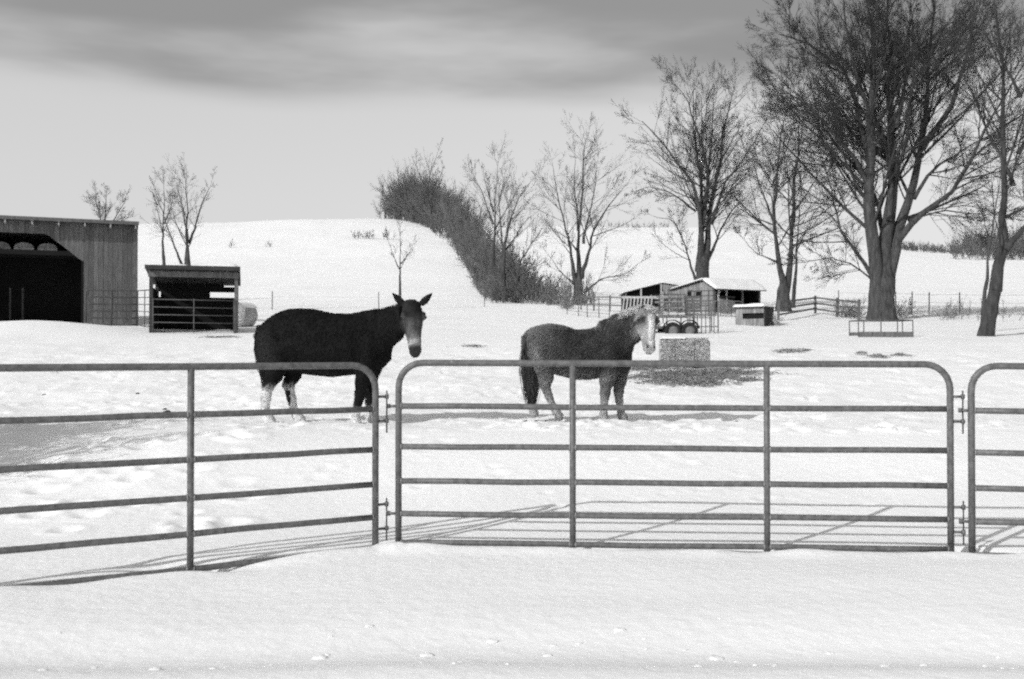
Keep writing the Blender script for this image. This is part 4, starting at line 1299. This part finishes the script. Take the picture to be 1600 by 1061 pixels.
def snow_cap(x0, x1, y0, y1, za, zb, th, parent, seed, mt='roofsnow', bare=None):
    rng = np.random.default_rng(seed)
    nx, ny = 26, 14
    xs = np.linspace(x0, x1, nx); ys = np.linspace(y0, y1, ny)
    Xg, Yg = np.meshgrid(xs, ys, indexing='ij')
    e = np.minimum(np.minimum((Xg - x0), (x1 - Xg)), np.minimum(Yg - y0, y1 - Yg))
    t = th * (1 - np.exp(-e / .06)) * (1 + .6 * fbm(Xg * 1.1 + seed, Yg * 1.1, 2))
    if bare is not None: t = t * bare(Xg, Yg)
    zb_ = za + (zb - za) * (Yg - y0) / (y1 - y0)
    V = np.concatenate([np.stack([Xg, Yg, zb_ + np.maximum(t, -.01) - .008], -1).reshape(-1, 3)])
    i = (np.arange(nx - 1)[:, None] * ny + np.arange(ny - 1)[None]).ravel()
    F = np.stack([i, i + ny, i + ny + 1, i + 1], 1)
    return link('snow_cap', fast_mesh('snow_cap', V, F, True), M[mt], parent)
snow_cap(-W2 - .2, W2 + .15, -.35, DP + .2, HF + .165, HB + .085, .20, rf2, 5, bare=lambda X, Y: np.clip(1.2 * sstep(-1.4, -.4, X) - .9 * np.exp(-((X + .05) / .25) ** 2), 0, 1))
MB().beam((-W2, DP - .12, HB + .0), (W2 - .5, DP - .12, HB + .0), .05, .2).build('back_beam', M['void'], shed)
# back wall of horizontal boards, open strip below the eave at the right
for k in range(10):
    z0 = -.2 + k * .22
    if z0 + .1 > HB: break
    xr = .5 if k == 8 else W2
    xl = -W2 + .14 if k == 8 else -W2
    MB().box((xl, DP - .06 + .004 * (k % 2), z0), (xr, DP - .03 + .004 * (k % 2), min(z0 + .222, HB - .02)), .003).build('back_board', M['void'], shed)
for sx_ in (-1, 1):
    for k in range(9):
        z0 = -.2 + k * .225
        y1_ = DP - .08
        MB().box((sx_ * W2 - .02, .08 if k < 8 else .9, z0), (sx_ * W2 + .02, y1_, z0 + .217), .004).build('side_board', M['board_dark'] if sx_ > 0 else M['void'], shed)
MB().beam((W2 + .02, .0, HF + .02), (W2 + .02, DP, HB - .02), .05, .16).build('barge_board', M['board_dark'], rf2)
MB().box((-W2, .02, -.3), (W2, DP - .07, .06)).build('floor', M['dirt'], shed)
sp = corral_panel('pipe gate closing the front of the small open shed', (0, 0), (1, 0), 0, 0, 1.2, [], [.0, .25, .5, .75, .98], lugs=False, tongue=False, mt='pipe_dull', group=GP) if False else None
g1 = empty('pipe_gate', shed.matrix_basis @ Vector((-W2 + .08, -.12, .05)), math.radians(15))
tag(g1, 'low pipe gate across the front of the small open shed', 'gate')
for k in range(5):
    MB().tube([(.0, 0, .12 + .29 * k), (2 * W2 - .16, 0, .10 + .29 * k)], .018, 6).build('rail', M['pipe_dull'], g1)
for xx in (.0, W2 - .08, 2 * W2 - .16):
    MB().tube([(xx, 0, -.2), (xx, 0, 1.32)], .02, 6).build('upright', M['pipe_dull'], g1)
# low heap of dirt and snow beside, and the pale round bale behind the shed
def round_bale(label, px, d, r, w, rz, mt):
    x_, y_, z_ = spot(px, d)
    o = empty('round_bale', (x_, y_, z_), rz); tag(o, label, 'round bale')
    mb = MB(); n = 28
    V = []; F = []
    prof = [(-w/2, .02), (-w/2, r*.92), (-w/2 + .06, r), (0, r*1.01), (w/2 - .06, r), (w/2, r*.92), (w/2, .02)]
    for (xx, rr) in prof:
        for k in range(n):
            a = 2 * math.pi * k / n
            rj = rr * (1 + random.uniform(-.02, .02))
            V.append((xx, rj * math.cos(a), r * .93 + rj * math.sin(a)))
    for i in range(len(prof) - 1):
        for k in range(n): F.append((i*n+k, i*n+(k+1)%n, (i+1)*n+(k+1)%n, (i+1)*n+k))
    mb.raw(V, F, True).build('bale_body', mt, o)
    V = []; F = []
    for i, xx in enumerate(np.linspace(-w/2 - .01, w/2 + .01, 6)):
        for k in range(9):
            a = math.pi * (.18 + .64 * k / 8)
            V.append((xx, (r + .04) * math.cos(a), r * .93 + (r + .05) * math.sin(a)))
    for i in range(5):
        for k in range(8): F.append((i*9+k, i*9+k+1, (i+1)*9+k+1, (i+1)*9+k))
    MB().raw(V, F, True).build('snow_cap', M['roofsnow'], o)
    return o
round_bale('pale snow-topped round bale half hidden behind the small shed', 377, 43.6, .54, 1.0, math.radians(70), M['hay'])
place_post = []

# ------------------------------------------------------------------ yard on the right: sheds, fences, trailer
def shed_wall(root, x0, x1, y, z0, fz, mt, step=.2, along='x', cut=None):
    x = x0
    while x < x1 - .01:
        xe = min(x + step, x1)
        top = fz((x + xe) / 2)
        segs = [(z0, top)]
        if cut:
            for (c0, c1, zl, zh) in cut:
                if x < c1 - .01 and xe > c0 + .01:
                    segs = [(a, b) for s0, s1 in segs for a, b in ((s0, min(s1, zl)), (max(s0, zh), s1)) if b - a > .02]
        for a, b in segs:
            j = random.uniform(0, .012)
            gp = -.006 if mt is M['void'] or mt is M['board_dark'] else .003
            if along == 'x': MB().box((x + gp, y - .02 + j, a), (xe - gp, y + .02 + j, b), .003).build('plank', mt, root)
            else: MB().box((y - .02 + j, x + gp, a), (y + .02 + j, xe - gp, b), .003).build('plank', mt, root)
        x = xe

# gable shed seen from its corner: board gable to the left, snowy roof pitch and open long side towards us
dB = 58.0
gs = empty('gable_shed', (at(1114, dB), dB, zrow(500, dB)), math.radians(27))
tag(gs, 'grey board gable shed with deep snow on its roof and a dark open side', 'shed')
def pitch(root, xa, za, xb, zb, y0, y1, th, mt, nm='roof'):
    return MB().raw([(xa, y0, za), (xb, y0, zb), (xb, y1, zb), (xa, y1, za), (xa, y0, za + th), (xb, y0, zb + th), (xb, y1, zb + th), (xa, y1, za + th)],
                    [(3,2,1,0),(4,5,6,7),(0,1,5,4),(1,2,6,5),(2,3,7,6),(3,0,4,7)]).build(nm, mt, root)
def pitch_snow(root, xa, za, xb, zb, y0, y1, th, seed):
    nx, ny = 24, 12
    u = np.linspace(0, 1, nx); v = np.linspace(0, 1, ny)
    U, Vv = np.meshgrid(u, v, indexing='ij')
    Xg = xa + (xb - xa) * U; Yg = y0 + (y1 - y0) * Vv
    e = np.minimum(np.minimum(U, 1 - U) * abs(xb - xa), np.minimum(Vv, 1 - Vv) * (y1 - y0))
    t = th * (1 - np.exp(-e / .05)) * (1 + .5 * fbm(Xg + seed, Yg, 2))
    Vt = np.stack([Xg, Yg, za + (zb - za) * U + t - .01], -1).reshape(-1, 3)
    i = (np.arange(nx - 1)[:, None] * ny + np.arange(ny - 1)[None]).ravel()
    return link('snow_cap', fast_mesh('snow_cap', Vt, np.stack([i, i + ny, i + ny + 1, i + 1], 1), True), M['roofsnow'], root)
GL, GD = 3.55, 3.9
gz_ = lambda y: float(np.interp(y, [-.4, .75, 3.9, 4.2], [1.76, 2.36, 1.96, 1.92]))
shed_wall(gs, 0, GD, 0, -.4, lambda y: gz_(y) - .03, M['board_pale'], .2, along='y', cut=[(2.0, 2.3, 1.45, 1.85), (1.0, 1.6, 1.45, 1.72)])
MB().box((.08, .9, 1.3), (.12, 2.5, 1.9)).build('window_dark_panel', M['void'], gs)  # near-black panel put where the window holds only shade
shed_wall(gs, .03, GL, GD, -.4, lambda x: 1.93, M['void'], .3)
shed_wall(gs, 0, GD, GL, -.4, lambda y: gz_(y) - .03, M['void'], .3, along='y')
MB().box((.03, .02, -.3), (GL - .03, GD - .03, .06)).build('floor', M['dirt'], gs)
def slope_y(root, x0, x1, ya, za, yb, zb, th, nm, mt):
    return MB().raw([(x0, ya, za), (x1, ya, za), (x1, yb, zb), (x0, yb, zb), (x0, ya, za + th), (x1, ya, za + th), (x1, yb, zb + th), (x0, yb, zb + th)],
                    [(3,2,1,0),(4,5,6,7),(0,1,5,4),(1,2,6,5),(2,3,7,6),(3,0,4,7)]).build(nm, mt, root)
slope_y(gs, -.2, GL + .15, -.42, 1.75, .75, 2.37, .05, 'roof', M['roof_dark'])
slope_y(gs, -.2, GL + .15, .755, 2.37, 4.2, 1.93, .05, 'roof', M['roof_dark'])
snow_cap(-.2, GL + .15, -.44, .78, 1.81, 2.44, .15, gs, 4)
snow_cap(-.2, GL + .15, .74, 4.2, 2.44, 1.99, .12, gs, 5)
for xx in (.06, .42, 1.0, 2.2, GL - .05):
    MB().beam((xx, .0, -.3), (xx, .0, 1.93), .09, .09).build('post', M['timber_pale'] if .1 < xx < 1.1 else M['timber'], gs)
MB().beam((.4, -.06, 1.36), (1.6, -.06, 1.36), .04, .1).build('cross_rail', M['board_dark'], gs)
MB().box((.06, .04, .74), (.40, .07, 1.5)).build('door', M['void'], gs)
MB().box((.06, -.02, -.3), (.40, .01, .73)).build('lower_door', M['board_dark'], gs)
for k in range(7):
    x0 = .44 + k * .17
    MB().box((x0, -.03, -.3), (x0 + .165, .0, 1.28 - .02 * k), .004).build('plank', M['board_pale'], gs)
for k in range(10):
    x0 = 1.64 + k * .19
    MB().box((x0, -.03, -.3), (x0 + .19, .0, .9), .004).build('plank', M['board'], gs)

# open shelter A
dA = 62.0; sA = FPX / dA
sa = empty('open_shelter', (at(978, dA), dA, zrow(494, dA)), 0)
tag(sa, 'low open shelter with dark interior behind the pony\'s head', 'shed')
fzA = lambda x: 1.48 + .56 * x / 2.25 if x < 2.25 else 2.04 - .14 * (x - 2.25)
pitch(sa, -.1, 1.44, 2.28, 2.05, 0, 3.2, .05, M['roof_dark'])
pitch(sa, 2.28, 2.05, 3.85, 1.80, 0, 3.2, .05, M['roof_dark'])
pitch_snow(sa, -.1, 1.50, 2.28, 2.11, .02, 3.2, .05, 6)
pitch_snow(sa, 2.27, 2.11, 3.85, 1.86, -.02, 3.2, .13, 7)
shed_wall(sa, 0, 3.8, 2.6, -.4, lambda x: fzA(x) + .0, M['void'], .1)
shed_wall(sa, -.05, 2.3, .5, .75, lambda x: fzA(x) + .0, M['void'], .1)  # black planks stand in for the shade under the shelter roof
shed_wall(sa, .1, 2.55, .02, -.4, lambda y: 1.45, M['void'], .3, along='y')
shed_wall(sa, 2.25, 3.8, .05, -.4, lambda x: fzA(x) - .03, M['board_pale'], .2, cut=[(2.45, 2.85, .3, 1.35)])
MB().box((.05, .1, -.3), (3.75, 2.5, .05)).build('floor', M['dirt'], sa)
for xx in (0.0, .95, 2.2):
    MB().beam((xx, .0, -.3), (xx, .0, fzA(xx) - .02), .09, .09).build('post', M['timber_pale'] if xx else M['timber'], sa)
MB().beam((1.6, -.08, 1.12), (4.0, -.08, 1.10), .05, .1).build('cross_rail', M['timber_pale'], sa)
for xx in (2.3, 2.95):
    MB().beam((xx, -.06, -.3), (xx, -.06, 1.5), .09, .07).build('door_post', M['timber_pale'], sa)

# slatted pen panel
sl_ = empty('slatted_pen', (at(973, 57.5), 57.5, zrow(487, 57.5)), 0)
tag(sl_, 'white slatted pen side standing just behind the pony\'s ears', 'pen')
for k in range(9):
    MB().beam((k * .2, random.uniform(-.01, .01), .05), (k * .2 + .10, 0, .82), .085, .03).build('slat', M['timber_pale'], sl_)
MB().beam((-.05, .04, .83), (1.95, .04, .83), .05, .13).build('top_rail', M['timber_pale'], sl_)
MB().beam((-.05, .04, .08), (1.95, .04, .08), .05, .1).build('bottom_rail', M['timber_pale'], sl_)
MB().box((-.02, .3, -.2), (1.9, .34, .76)).build('back_panel', M['void'], sl_)

# hut C
dC = 46.0
hut = empty('feed_hut', (at(1194, dC), dC, zrow(522, dC)), math.radians(-35))
tag(hut, 'small square feed hut of weathered planks with snow on top, nearest the big tree', 'hut')
hw, hw2, hh_ = 1.37, 1.14, 1.22
shed_wall(hut, -hw, 0, 0, -.3, lambda x: hh_, M['board_pale'], .17, cut=[(-.95, -.1, .72, .98)])
MB().box((-1.3, .10, .6), (-.02, .12, 1.05)).build('inner_panel', M['void'], hut)
shed_wall(hut, 0, hw2, .0, -.3, lambda y: hh_, M['board_dark'], .17, along='y')  # darker boards put this side's shade into the colour
shed_wall(hut, 0, hw2, -hw, -.3, lambda y: hh_, M['board_dark'], .17, along='y')
shed_wall(hut, -hw, 0, hw2, -.3, lambda x: hh_, M['board_dark'], .17)
MB().box((-hw - .12, -.12, hh_ + .01), (.10, hw2 + .1, hh_ + .06)).build('roof', M['board_dark'], hut)
nxs = snow_cap(-hw - .13, .05, -.13, hw2 + .1, hh_ + .07, hh_ + .07, .13, hut, 8)

# board fence and wire fence left of the sheds
def fence(label, pts, H, rails, mt, group, thick=.1, rail_h=.08, post_w=.1):
    """pts: (px, d)"""
    W_ = [Vector((at(px, d), d, gz(at(px, d), d))) for px, d in pts]
    root = empty('rail_fence', W_[0]); tag(root, label, 'fence', group)
    for i, p in enumerate(W_):
        q = p - W_[0]
        MB().beam(q + Vector((0, 0, -.3)), q + Vector((random.uniform(-.03, .03), 0, H + .08)), post_w, post_w).build('post', M[mt], root)
    for a, b in zip(W_, W_[1:]):
        n = (b - a); n = Vector((n.y, -n.x, 0)).normalized() * (post_w * .5 + .02)
        if n.y > 0: n = -n
        for h in rails:
            MB().beam(a - W_[0] + n + Vector((0, 0, h * H + random.uniform(-.02, .02))), b - W_[0] + n + Vector((0, 0, h * H + random.uniform(-.02, .02))), .035, rail_h).build('rail', M[mt], root)
    return root
fence('board fence running left from the open shelter', [(975, 62), (953, 64), (928, 66), (908, 68)], .95, (.42, .95), 'timber', 'fences round the far yard')
fence('thin wire-and-post fence in front of the board fence, left of the sheds', [(886, 60), (904, 57), (918, 55), (936, 54), (952, 53)], 1.05, (.25, .6, .95), 'pipe_dull', 'fences round the far yard', post_w=.045, rail_h=.02)
fence('weathered split-rail fence zigzagging towards the huge tree', [(1216, 50), (1274, 57), (1308, 53.5), (1342, 50.5)], .95, (.3, .62, .95), 'timber', 'fences round the far yard', post_w=.11, rail_h=.09)
fence('old wire fence behind the huge tree', [(1311, 62), (1400, 58), (1425, 57), (1452, 56), (1500, 56), (1560, 55), (1620, 55)], 1.15, (.55, .95), 'timber', 'fences round the far yard', post_w=.05, rail_h=.012)
fence('sparse wire fence crossing the slope behind the mule', [(425, 68), (592, 66), (757, 76)], 1.2, (.75,), 'timber', 'fences round the far yard', post_w=.055, rail_h=.006)

# utility trailer
dT = 40.0; sT = FPX / dT
tr = empty('utility_trailer', (at(1064, dT), dT, gz(at(1064, dT), dT) - .23), 0)
tag(tr, 'two-axle utility trailer with tall barred tailgate, parked in the snow behind the hay', 'trailer')
def TX(px): return (px - 1064) / sT
MB().box((TX(1005), -.0, .42), (TX(1090), 1.5, .52)).build('deck', M['steel'], tr)
snow_cap(TX(1005), TX(1090), .02, 1.5, .53, .53, .10, tr, 9)
sr = MB()
sr.beam((TX(1005), .0, .92), (TX(1086), .0, .92), .05, .05)
for px in (1006, 1028, 1042, 1064, 1085):
    sr.beam((TX(px), .0, .45), (TX(px), .0, .9), .045, .045)
sr.build('side_rail', M['steel'], tr)
sr = MB()
sr.beam((TX(1005), 1.5, .92), (TX(1086), 1.5, .92), .05, .05)
for px in (1006, 1045, 1085): sr.beam((TX(px), 1.5, .45), (TX(px), 1.5, .9), .045, .045)
sr.build('side_rail', M['steel'], tr)
def wheel(cx, y, root):
    mb = MB(); n = 22
    prof = [(-.10, .20), (-.10, .30), (-.06, .335), (.06, .335), (.10, .30), (.10, .20)]
    V = []; F = []
    for yy, r in prof:
        for k in range(n):
            a = 2 * math.pi * k / n; V.append((cx + r * math.cos(a), y + yy, .335 + r * math.sin(a)))
    for i in range(len(prof)):
        i2 = (i + 1) % len(prof)
        for k in range(n): F.append((i*n+k, i*n+(k+1)%n, i2*n+(k+1)%n, i2*n+k))
    w = mb.raw(V, F, True).build('tyre', M['tyre'], root)
    V = [(cx + .2 * math.cos(2*math.pi*k/16), y - .05, .335 + .2 * math.sin(2*math.pi*k/16)) for k in range(16)] + [(cx + .07 * math.cos(2*math.pi*k/16), y - .085, .335 + .07 * math.sin(2*math.pi*k/16)) for k in range(16)]
    F = [(k, (k+1) % 16, 16 + (k+1) % 16, 16 + k) for k in range(16)] + [tuple(16 + k for k in range(16))]
    MB().raw(V, F, True).build('rim', M['rim'], w)
for px in (1050, 1076):
    wheel(TX(px), -.18, tr); wheel(TX(px), 1.68, tr)
    fm = MB(); V = []; F = []
    for j, yy in enumerate((-.30, -.02)):
        for k in range(11):
            a = math.pi * (.06 + .88 * k / 10); V.append((TX(px) + .385 * math.cos(a), yy, .34 + .40 * math.sin(a)))
    for k in range(10): F.append((k, k + 1, 12 + k, 11 + k))
    o = MB().raw(V, F, True).build('fender', M['tyre'], tr)
    so = o.modifiers.new('thick', 'SOLIDIFY'); so.thickness = .03
tg = MB()
x0, x1 = TX(1084), TX(1123)
for k, xx in enumerate(np.linspace(x0, x1, 7)):
    tg.beam((xx, .1, .18), (xx, .1, 1.55), .035 if k % 6 else .05, .035)
for zz in (.2, .5, 1.0, 1.53):
    tg.beam((x0, .1, zz), (x1, .1, zz), .04, .04)
tg.build('tailgate', M['steel'], tr)
tg = MB()
for xx in (x0 + .1, x1):
    tg.beam((xx, 1.45, .18), (xx, 1.45, 1.5), .05, .04)
for zz in (.2, .9, 1.5): tg.beam((x0 + .1, 1.45, zz), (x1, 1.45, zz), .04, .04)
tg.beam((x1, .1, .2), (x1, 1.45, .2), .04, .04)
tg.build('ramp_frame', M['steel'], tr)
MB().beam((TX(1005), .7, .46), (TX(960), .7, .46), .09, .09).build('drawbar', M['steel'], tr)

# hay feeder
fd = empty('hay_feeder', (at(1385, 37.5), 37.5, gz(at(1385, 37.5), 37.5)), 0)
tag(fd, 'pipe-framed hay feeder sunk in the snow before the huge tree', 'feeder')
for xx in (-1.05, -.85, -.2, .42, 1.0):
    MB().tube([(xx, 0, -.2), (xx, 0, .66)], .022, 6).build('upright', M['pipe_dull'], fd)
for xx in (-1.05, 1.0):
    MB().tube([(xx, 1.0, -.2), (xx, 1.0, .66)], .022, 6).build('upright', M['pipe_dull'], fd)
    MB().tube([(xx, 0, .64), (xx, 1.0, .64)], .022, 6).build('top_rail', M['pipe_dull'], fd)
for yy in (0, 1.0):
    MB().tube([(-1.05, yy, .64), (1.0, yy, .64)], .022, 6).build('top_rail', M['pipe_dull'], fd)
MB().box((-1.06, -.03, -.1), (1.02, .0, .20), .01).build('side_panel', M['board'], fd)
MB().box((-1.06, 1.0, -.1), (1.02, 1.03, .20), .01).build('side_panel', M['board'], fd)

# ------------------------------------------------------------------ hay bale and loose hay
dH = 23.4
hb = empty('hay_bale', (at(1069, dH), dH, gz(at(1069, dH), dH)), math.radians(-8))
tag(hb, 'rectangular hay bale dusted with snow, lying right of the pony', 'hay bale')
def bale_mesh(L_, W_, H_):
    bm = bmesh.new(); bmesh.ops.create_cube(bm, size=1)
    bmesh.ops.subdivide_edges(bm, edges=bm.edges[:], cuts=14, use_grid_fill=True)
    for v in bm.verts:
        c = v.co
        r = 1 - .05 * (abs(c.x * 2) ** 8 * abs(c.z * 2) ** 8) - .04 * (abs(c.y * 2) ** 8)
        n = Vector((random.gauss(0, .007), random.gauss(0, .007), random.gauss(0, .007)))
        tw_ = 1 - .03 * math.exp(-((abs(c.x) - .2) / .03) ** 2)
        v.co = Vector((c.x * L_ * r, c.y * W_ * r * tw_, (c.z * r * tw_ + .5) * H_)) + n
    me = bpy.data.meshes.new('bale_body'); bm.to_mesh(me); bm.free()
    return me
link('bale_body', bale_mesh(1.16, .75, .63), M['hay'], hb)
for sx_ in (-1, 1):
    xx = sx_ * .22
    MB().tube([(xx, -.375, .02), (xx, -.372, .64), (xx, .37, .645), (xx, .375, .02)], .006, 6).build('twine', M['pin'], hb)
st = []
for _ in range(1500):
    fc = random.random()
    if fc < .6: p = Vector((random.uniform(-.54, .54), -.375, random.uniform(.02, .65)))
    elif fc < .8: p = Vector((-.54, random.uniform(-.37, .37), random.uniform(.02, .65)))
    else: p = Vector((random.uniform(-.54, .54), random.uniform(-.37, .3), .65))
    d = Vector((random.gauss(0, 1), random.gauss(0, .5), random.gauss(0, .6))).normalized() * random.uniform(.03, .09)
    st.append([p - d * .5, p + Vector((0, -.012, .006)), p + d * .5 + Vector((0, -.015, 0))])
hair('loose_stalks', st, M['hay'], hb, .003, .8)
bale_snow = snow_cap(-.56, .06, -.36, .37, .655, .655, .07, hb, 12)

def straw(name, label, spots, mt, n, ln=.12, r=.004, seed=1):
    rng = np.random.default_rng(seed)
    sp_ = np.array(spots, float)
    w = sp_[:, 2] * sp_[:, 3]; pick = rng.choice(len(sp_), n, p=w / w.sum())
    q = rng.normal(0, .5, (n, 2))
    x = sp_[pick, 0] + q[:, 0] * sp_[pick, 2]; y_ = sp_[pick, 1] + q[:, 1] * sp_[pick, 3]
    z = ground(x.copy(), y_.copy()) + sp_[pick, 4] * np.exp(-(q ** 2).sum(1) * 2) * rng.uniform(.6, 1, n) + rng.uniform(0, .03, n)
    d = rng.normal(0, 1, (n, 3)); d[:, 2] *= .35; d /= np.linalg.norm(d, axis=1, keepdims=True); d *= (rng.uniform(.5, 1.3, n) * ln)[:, None]
    c = np.stack([x, y_, z], 1)
    P = np.stack([c - d * .5, c + np.array([0, 0, .01]), c + d * .5], 1)
    V, F = tubes(P, np.full((n, 3), r), 3)
    return tag(link(name, fast_mesh(name, V, F), mt), label, 'hay', kind='stuff')
def px_spot(px, py, rx, ry, h):
    """spot on the ground seen at (px, py)"""
    ds = np.geomspace(9, 60, 900); xs = (px - 800) / FPX * ds
    yy = HOR - (base_z(xs, ds) - EYE) / ds * FPX
    i = int(np.argmax(yy <= py)); d = ds[i]
    return [at(px, d), d, rx / FPX * d, ry, h]
straw('loose_hay', 'loose hay spread over the snow around the rectangular bale',
      [px_spot(1075, 590, 80, .8, .12), px_spot(1015, 578, 60, .35, .04), px_spot(1050, 596, 50, .3, .05), px_spot(1135, 582, 60, .6, .07), px_spot(1095, 600, 50, .3, .06), px_spot(1160, 592, 40, .2, .04), px_spot(1180, 574, 30, .3, .03), px_spot(1000, 590, 40, .15, .02)],
      M['hay_dark'], 4200, .17, .006, 3)
straw('hay_scraps', 'scattered hay scraps on the snow by the yard',
      [px_spot(1232, 549, 24, .4, .05), px_spot(1255, 548, 14, .3, .04), px_spot(1345, 555, 10, .2, .10), px_spot(1372, 557, 16, .25, .06), px_spot(1405, 557, 16, .25, .06), px_spot(740, 543, 20, .2, .03), px_spot(345, 528, 30, .25, .02)],
      M['hay_dark'], 700, .14, .006, 4)
sp2 = []
for px, py, r in ((1345, 553, .16), (1370, 556, .14), (1404, 556, .15), (1362, 557, .1), (1232, 549, .14), (1248, 549, .16), (1225, 551, .1)):
    q = px_spot(px, py, 1, 1, 0); sp2.append((q[0], q[1], r * .7, .55))
lumps('dirty_snow_lumps', sp2, M['hay'], 'dirty frozen lumps along the yard edge right of the bale', 'debris')
sp3 = []
for px, py, r in ((822, 662, .035), (838, 661, .018), (847, 662, .02), (853, 662, .015), (262, 645, .05), (270, 652, .03), (205, 648, .06), (258, 640, .03), (1150, 657, .02), (215, 617, .03), (70, 615, .04), (540, 850, .0)):
    q = px_spot(px, py, 1, 1, 0)
    if r: sp3.append((q[0], q[1], r, .6))
lumps('manure_clumps', sp3, M['manure'], 'small dark manure clumps on the trodden snow', 'debris')

# more of the clutter round the far sheds
GY_ = 'clutter round the far sheds'
place_panel('pipe panel standing before the open shelter, right of the pony\'s head', 1030, 1072, 55, 55.5, 1.15, GY_, rr=.022, ups=(.35, .7))
place_panel('low pipe panel between the gable shed and the feed hut', 1126, 1160, 54, 53, .8, GY_, rr=.022, ups=(.5,))
def pallet(label, px, d, lean, rz):
    x_, y_, z_ = spot(px, d)
    o = empty('pallet', (x_, y_, z_), rz); tag(o, label, 'pallet', GY_)
    for k in range(6):
        z0 = .05 + k * .19
        MB().beam((-.5, -.05 + z0 * lean, z0), (.5, -.05 + z0 * lean, z0 + random.uniform(-.01, .01)), .02, .1).build('slat', M['timber'], o)
    for xx in (-.45, 0, .45):
        MB().beam((xx, .0, -.1), (xx, 1.12 * lean, 1.1), .04, .09).build('stringer', M['board_dark'], o)
place_panel('taller pipe panel crossing in front of the gable shed', 1074, 1118, 53.5, 54.5, 1.35, GY_, rr=.026, ups=(.25, .5, .75))
fence('short run of pale board rails between the open shelter and gable shed', [(1018, 58.5), (1046, 58.2), (1072, 57.6)], 1.0, (.35, .65, .98), 'board_pale', GY_, post_w=.1, rail_h=.12)
pallet('weathered pallet leaning on the board wall of the gable shed', 1084, 56.0, .25, 0.1)
pallet('weathered pallet standing at the doorway of the open shelter', 1052, 60.6, .2, -.15)
stems = []
for _ in range(70):
    c = rs.choice(4)
    px, d = ((rs.normal(1133, 6), 56.5), (rs.normal(1062, 4), 58.5), (rs.normal(1210, 6), 46.6), (rs.normal(1030, 5), 57))[c]
    stems.append((at(px, d), d + rs.normal(0, .3), rs.uniform(.3, 1.0)))
brush('yard_weeds', 'dry weeds standing against the far sheds and hut', stems, M['weed'], 15, tw=.009, lv=(6, 4), lean=.4)

# ------------------------------------------------------------------ an unseen thicket, added to cast broken shade into the yard at the left
rt9 = np.random.default_rng(9)
stems = [(-9.0 + rt9.uniform(-.95, .95), 9.9 + rt9.uniform(-.9, .9), rt9.uniform(2.2, 3.55)) for _ in range(130)]
brush('shade_thicket', 'unseen bare thicket added beyond the left edge to shade the trodden snow', stems, M['brush'], 16, tw=.009, lv=(12, 7), lean=.10)
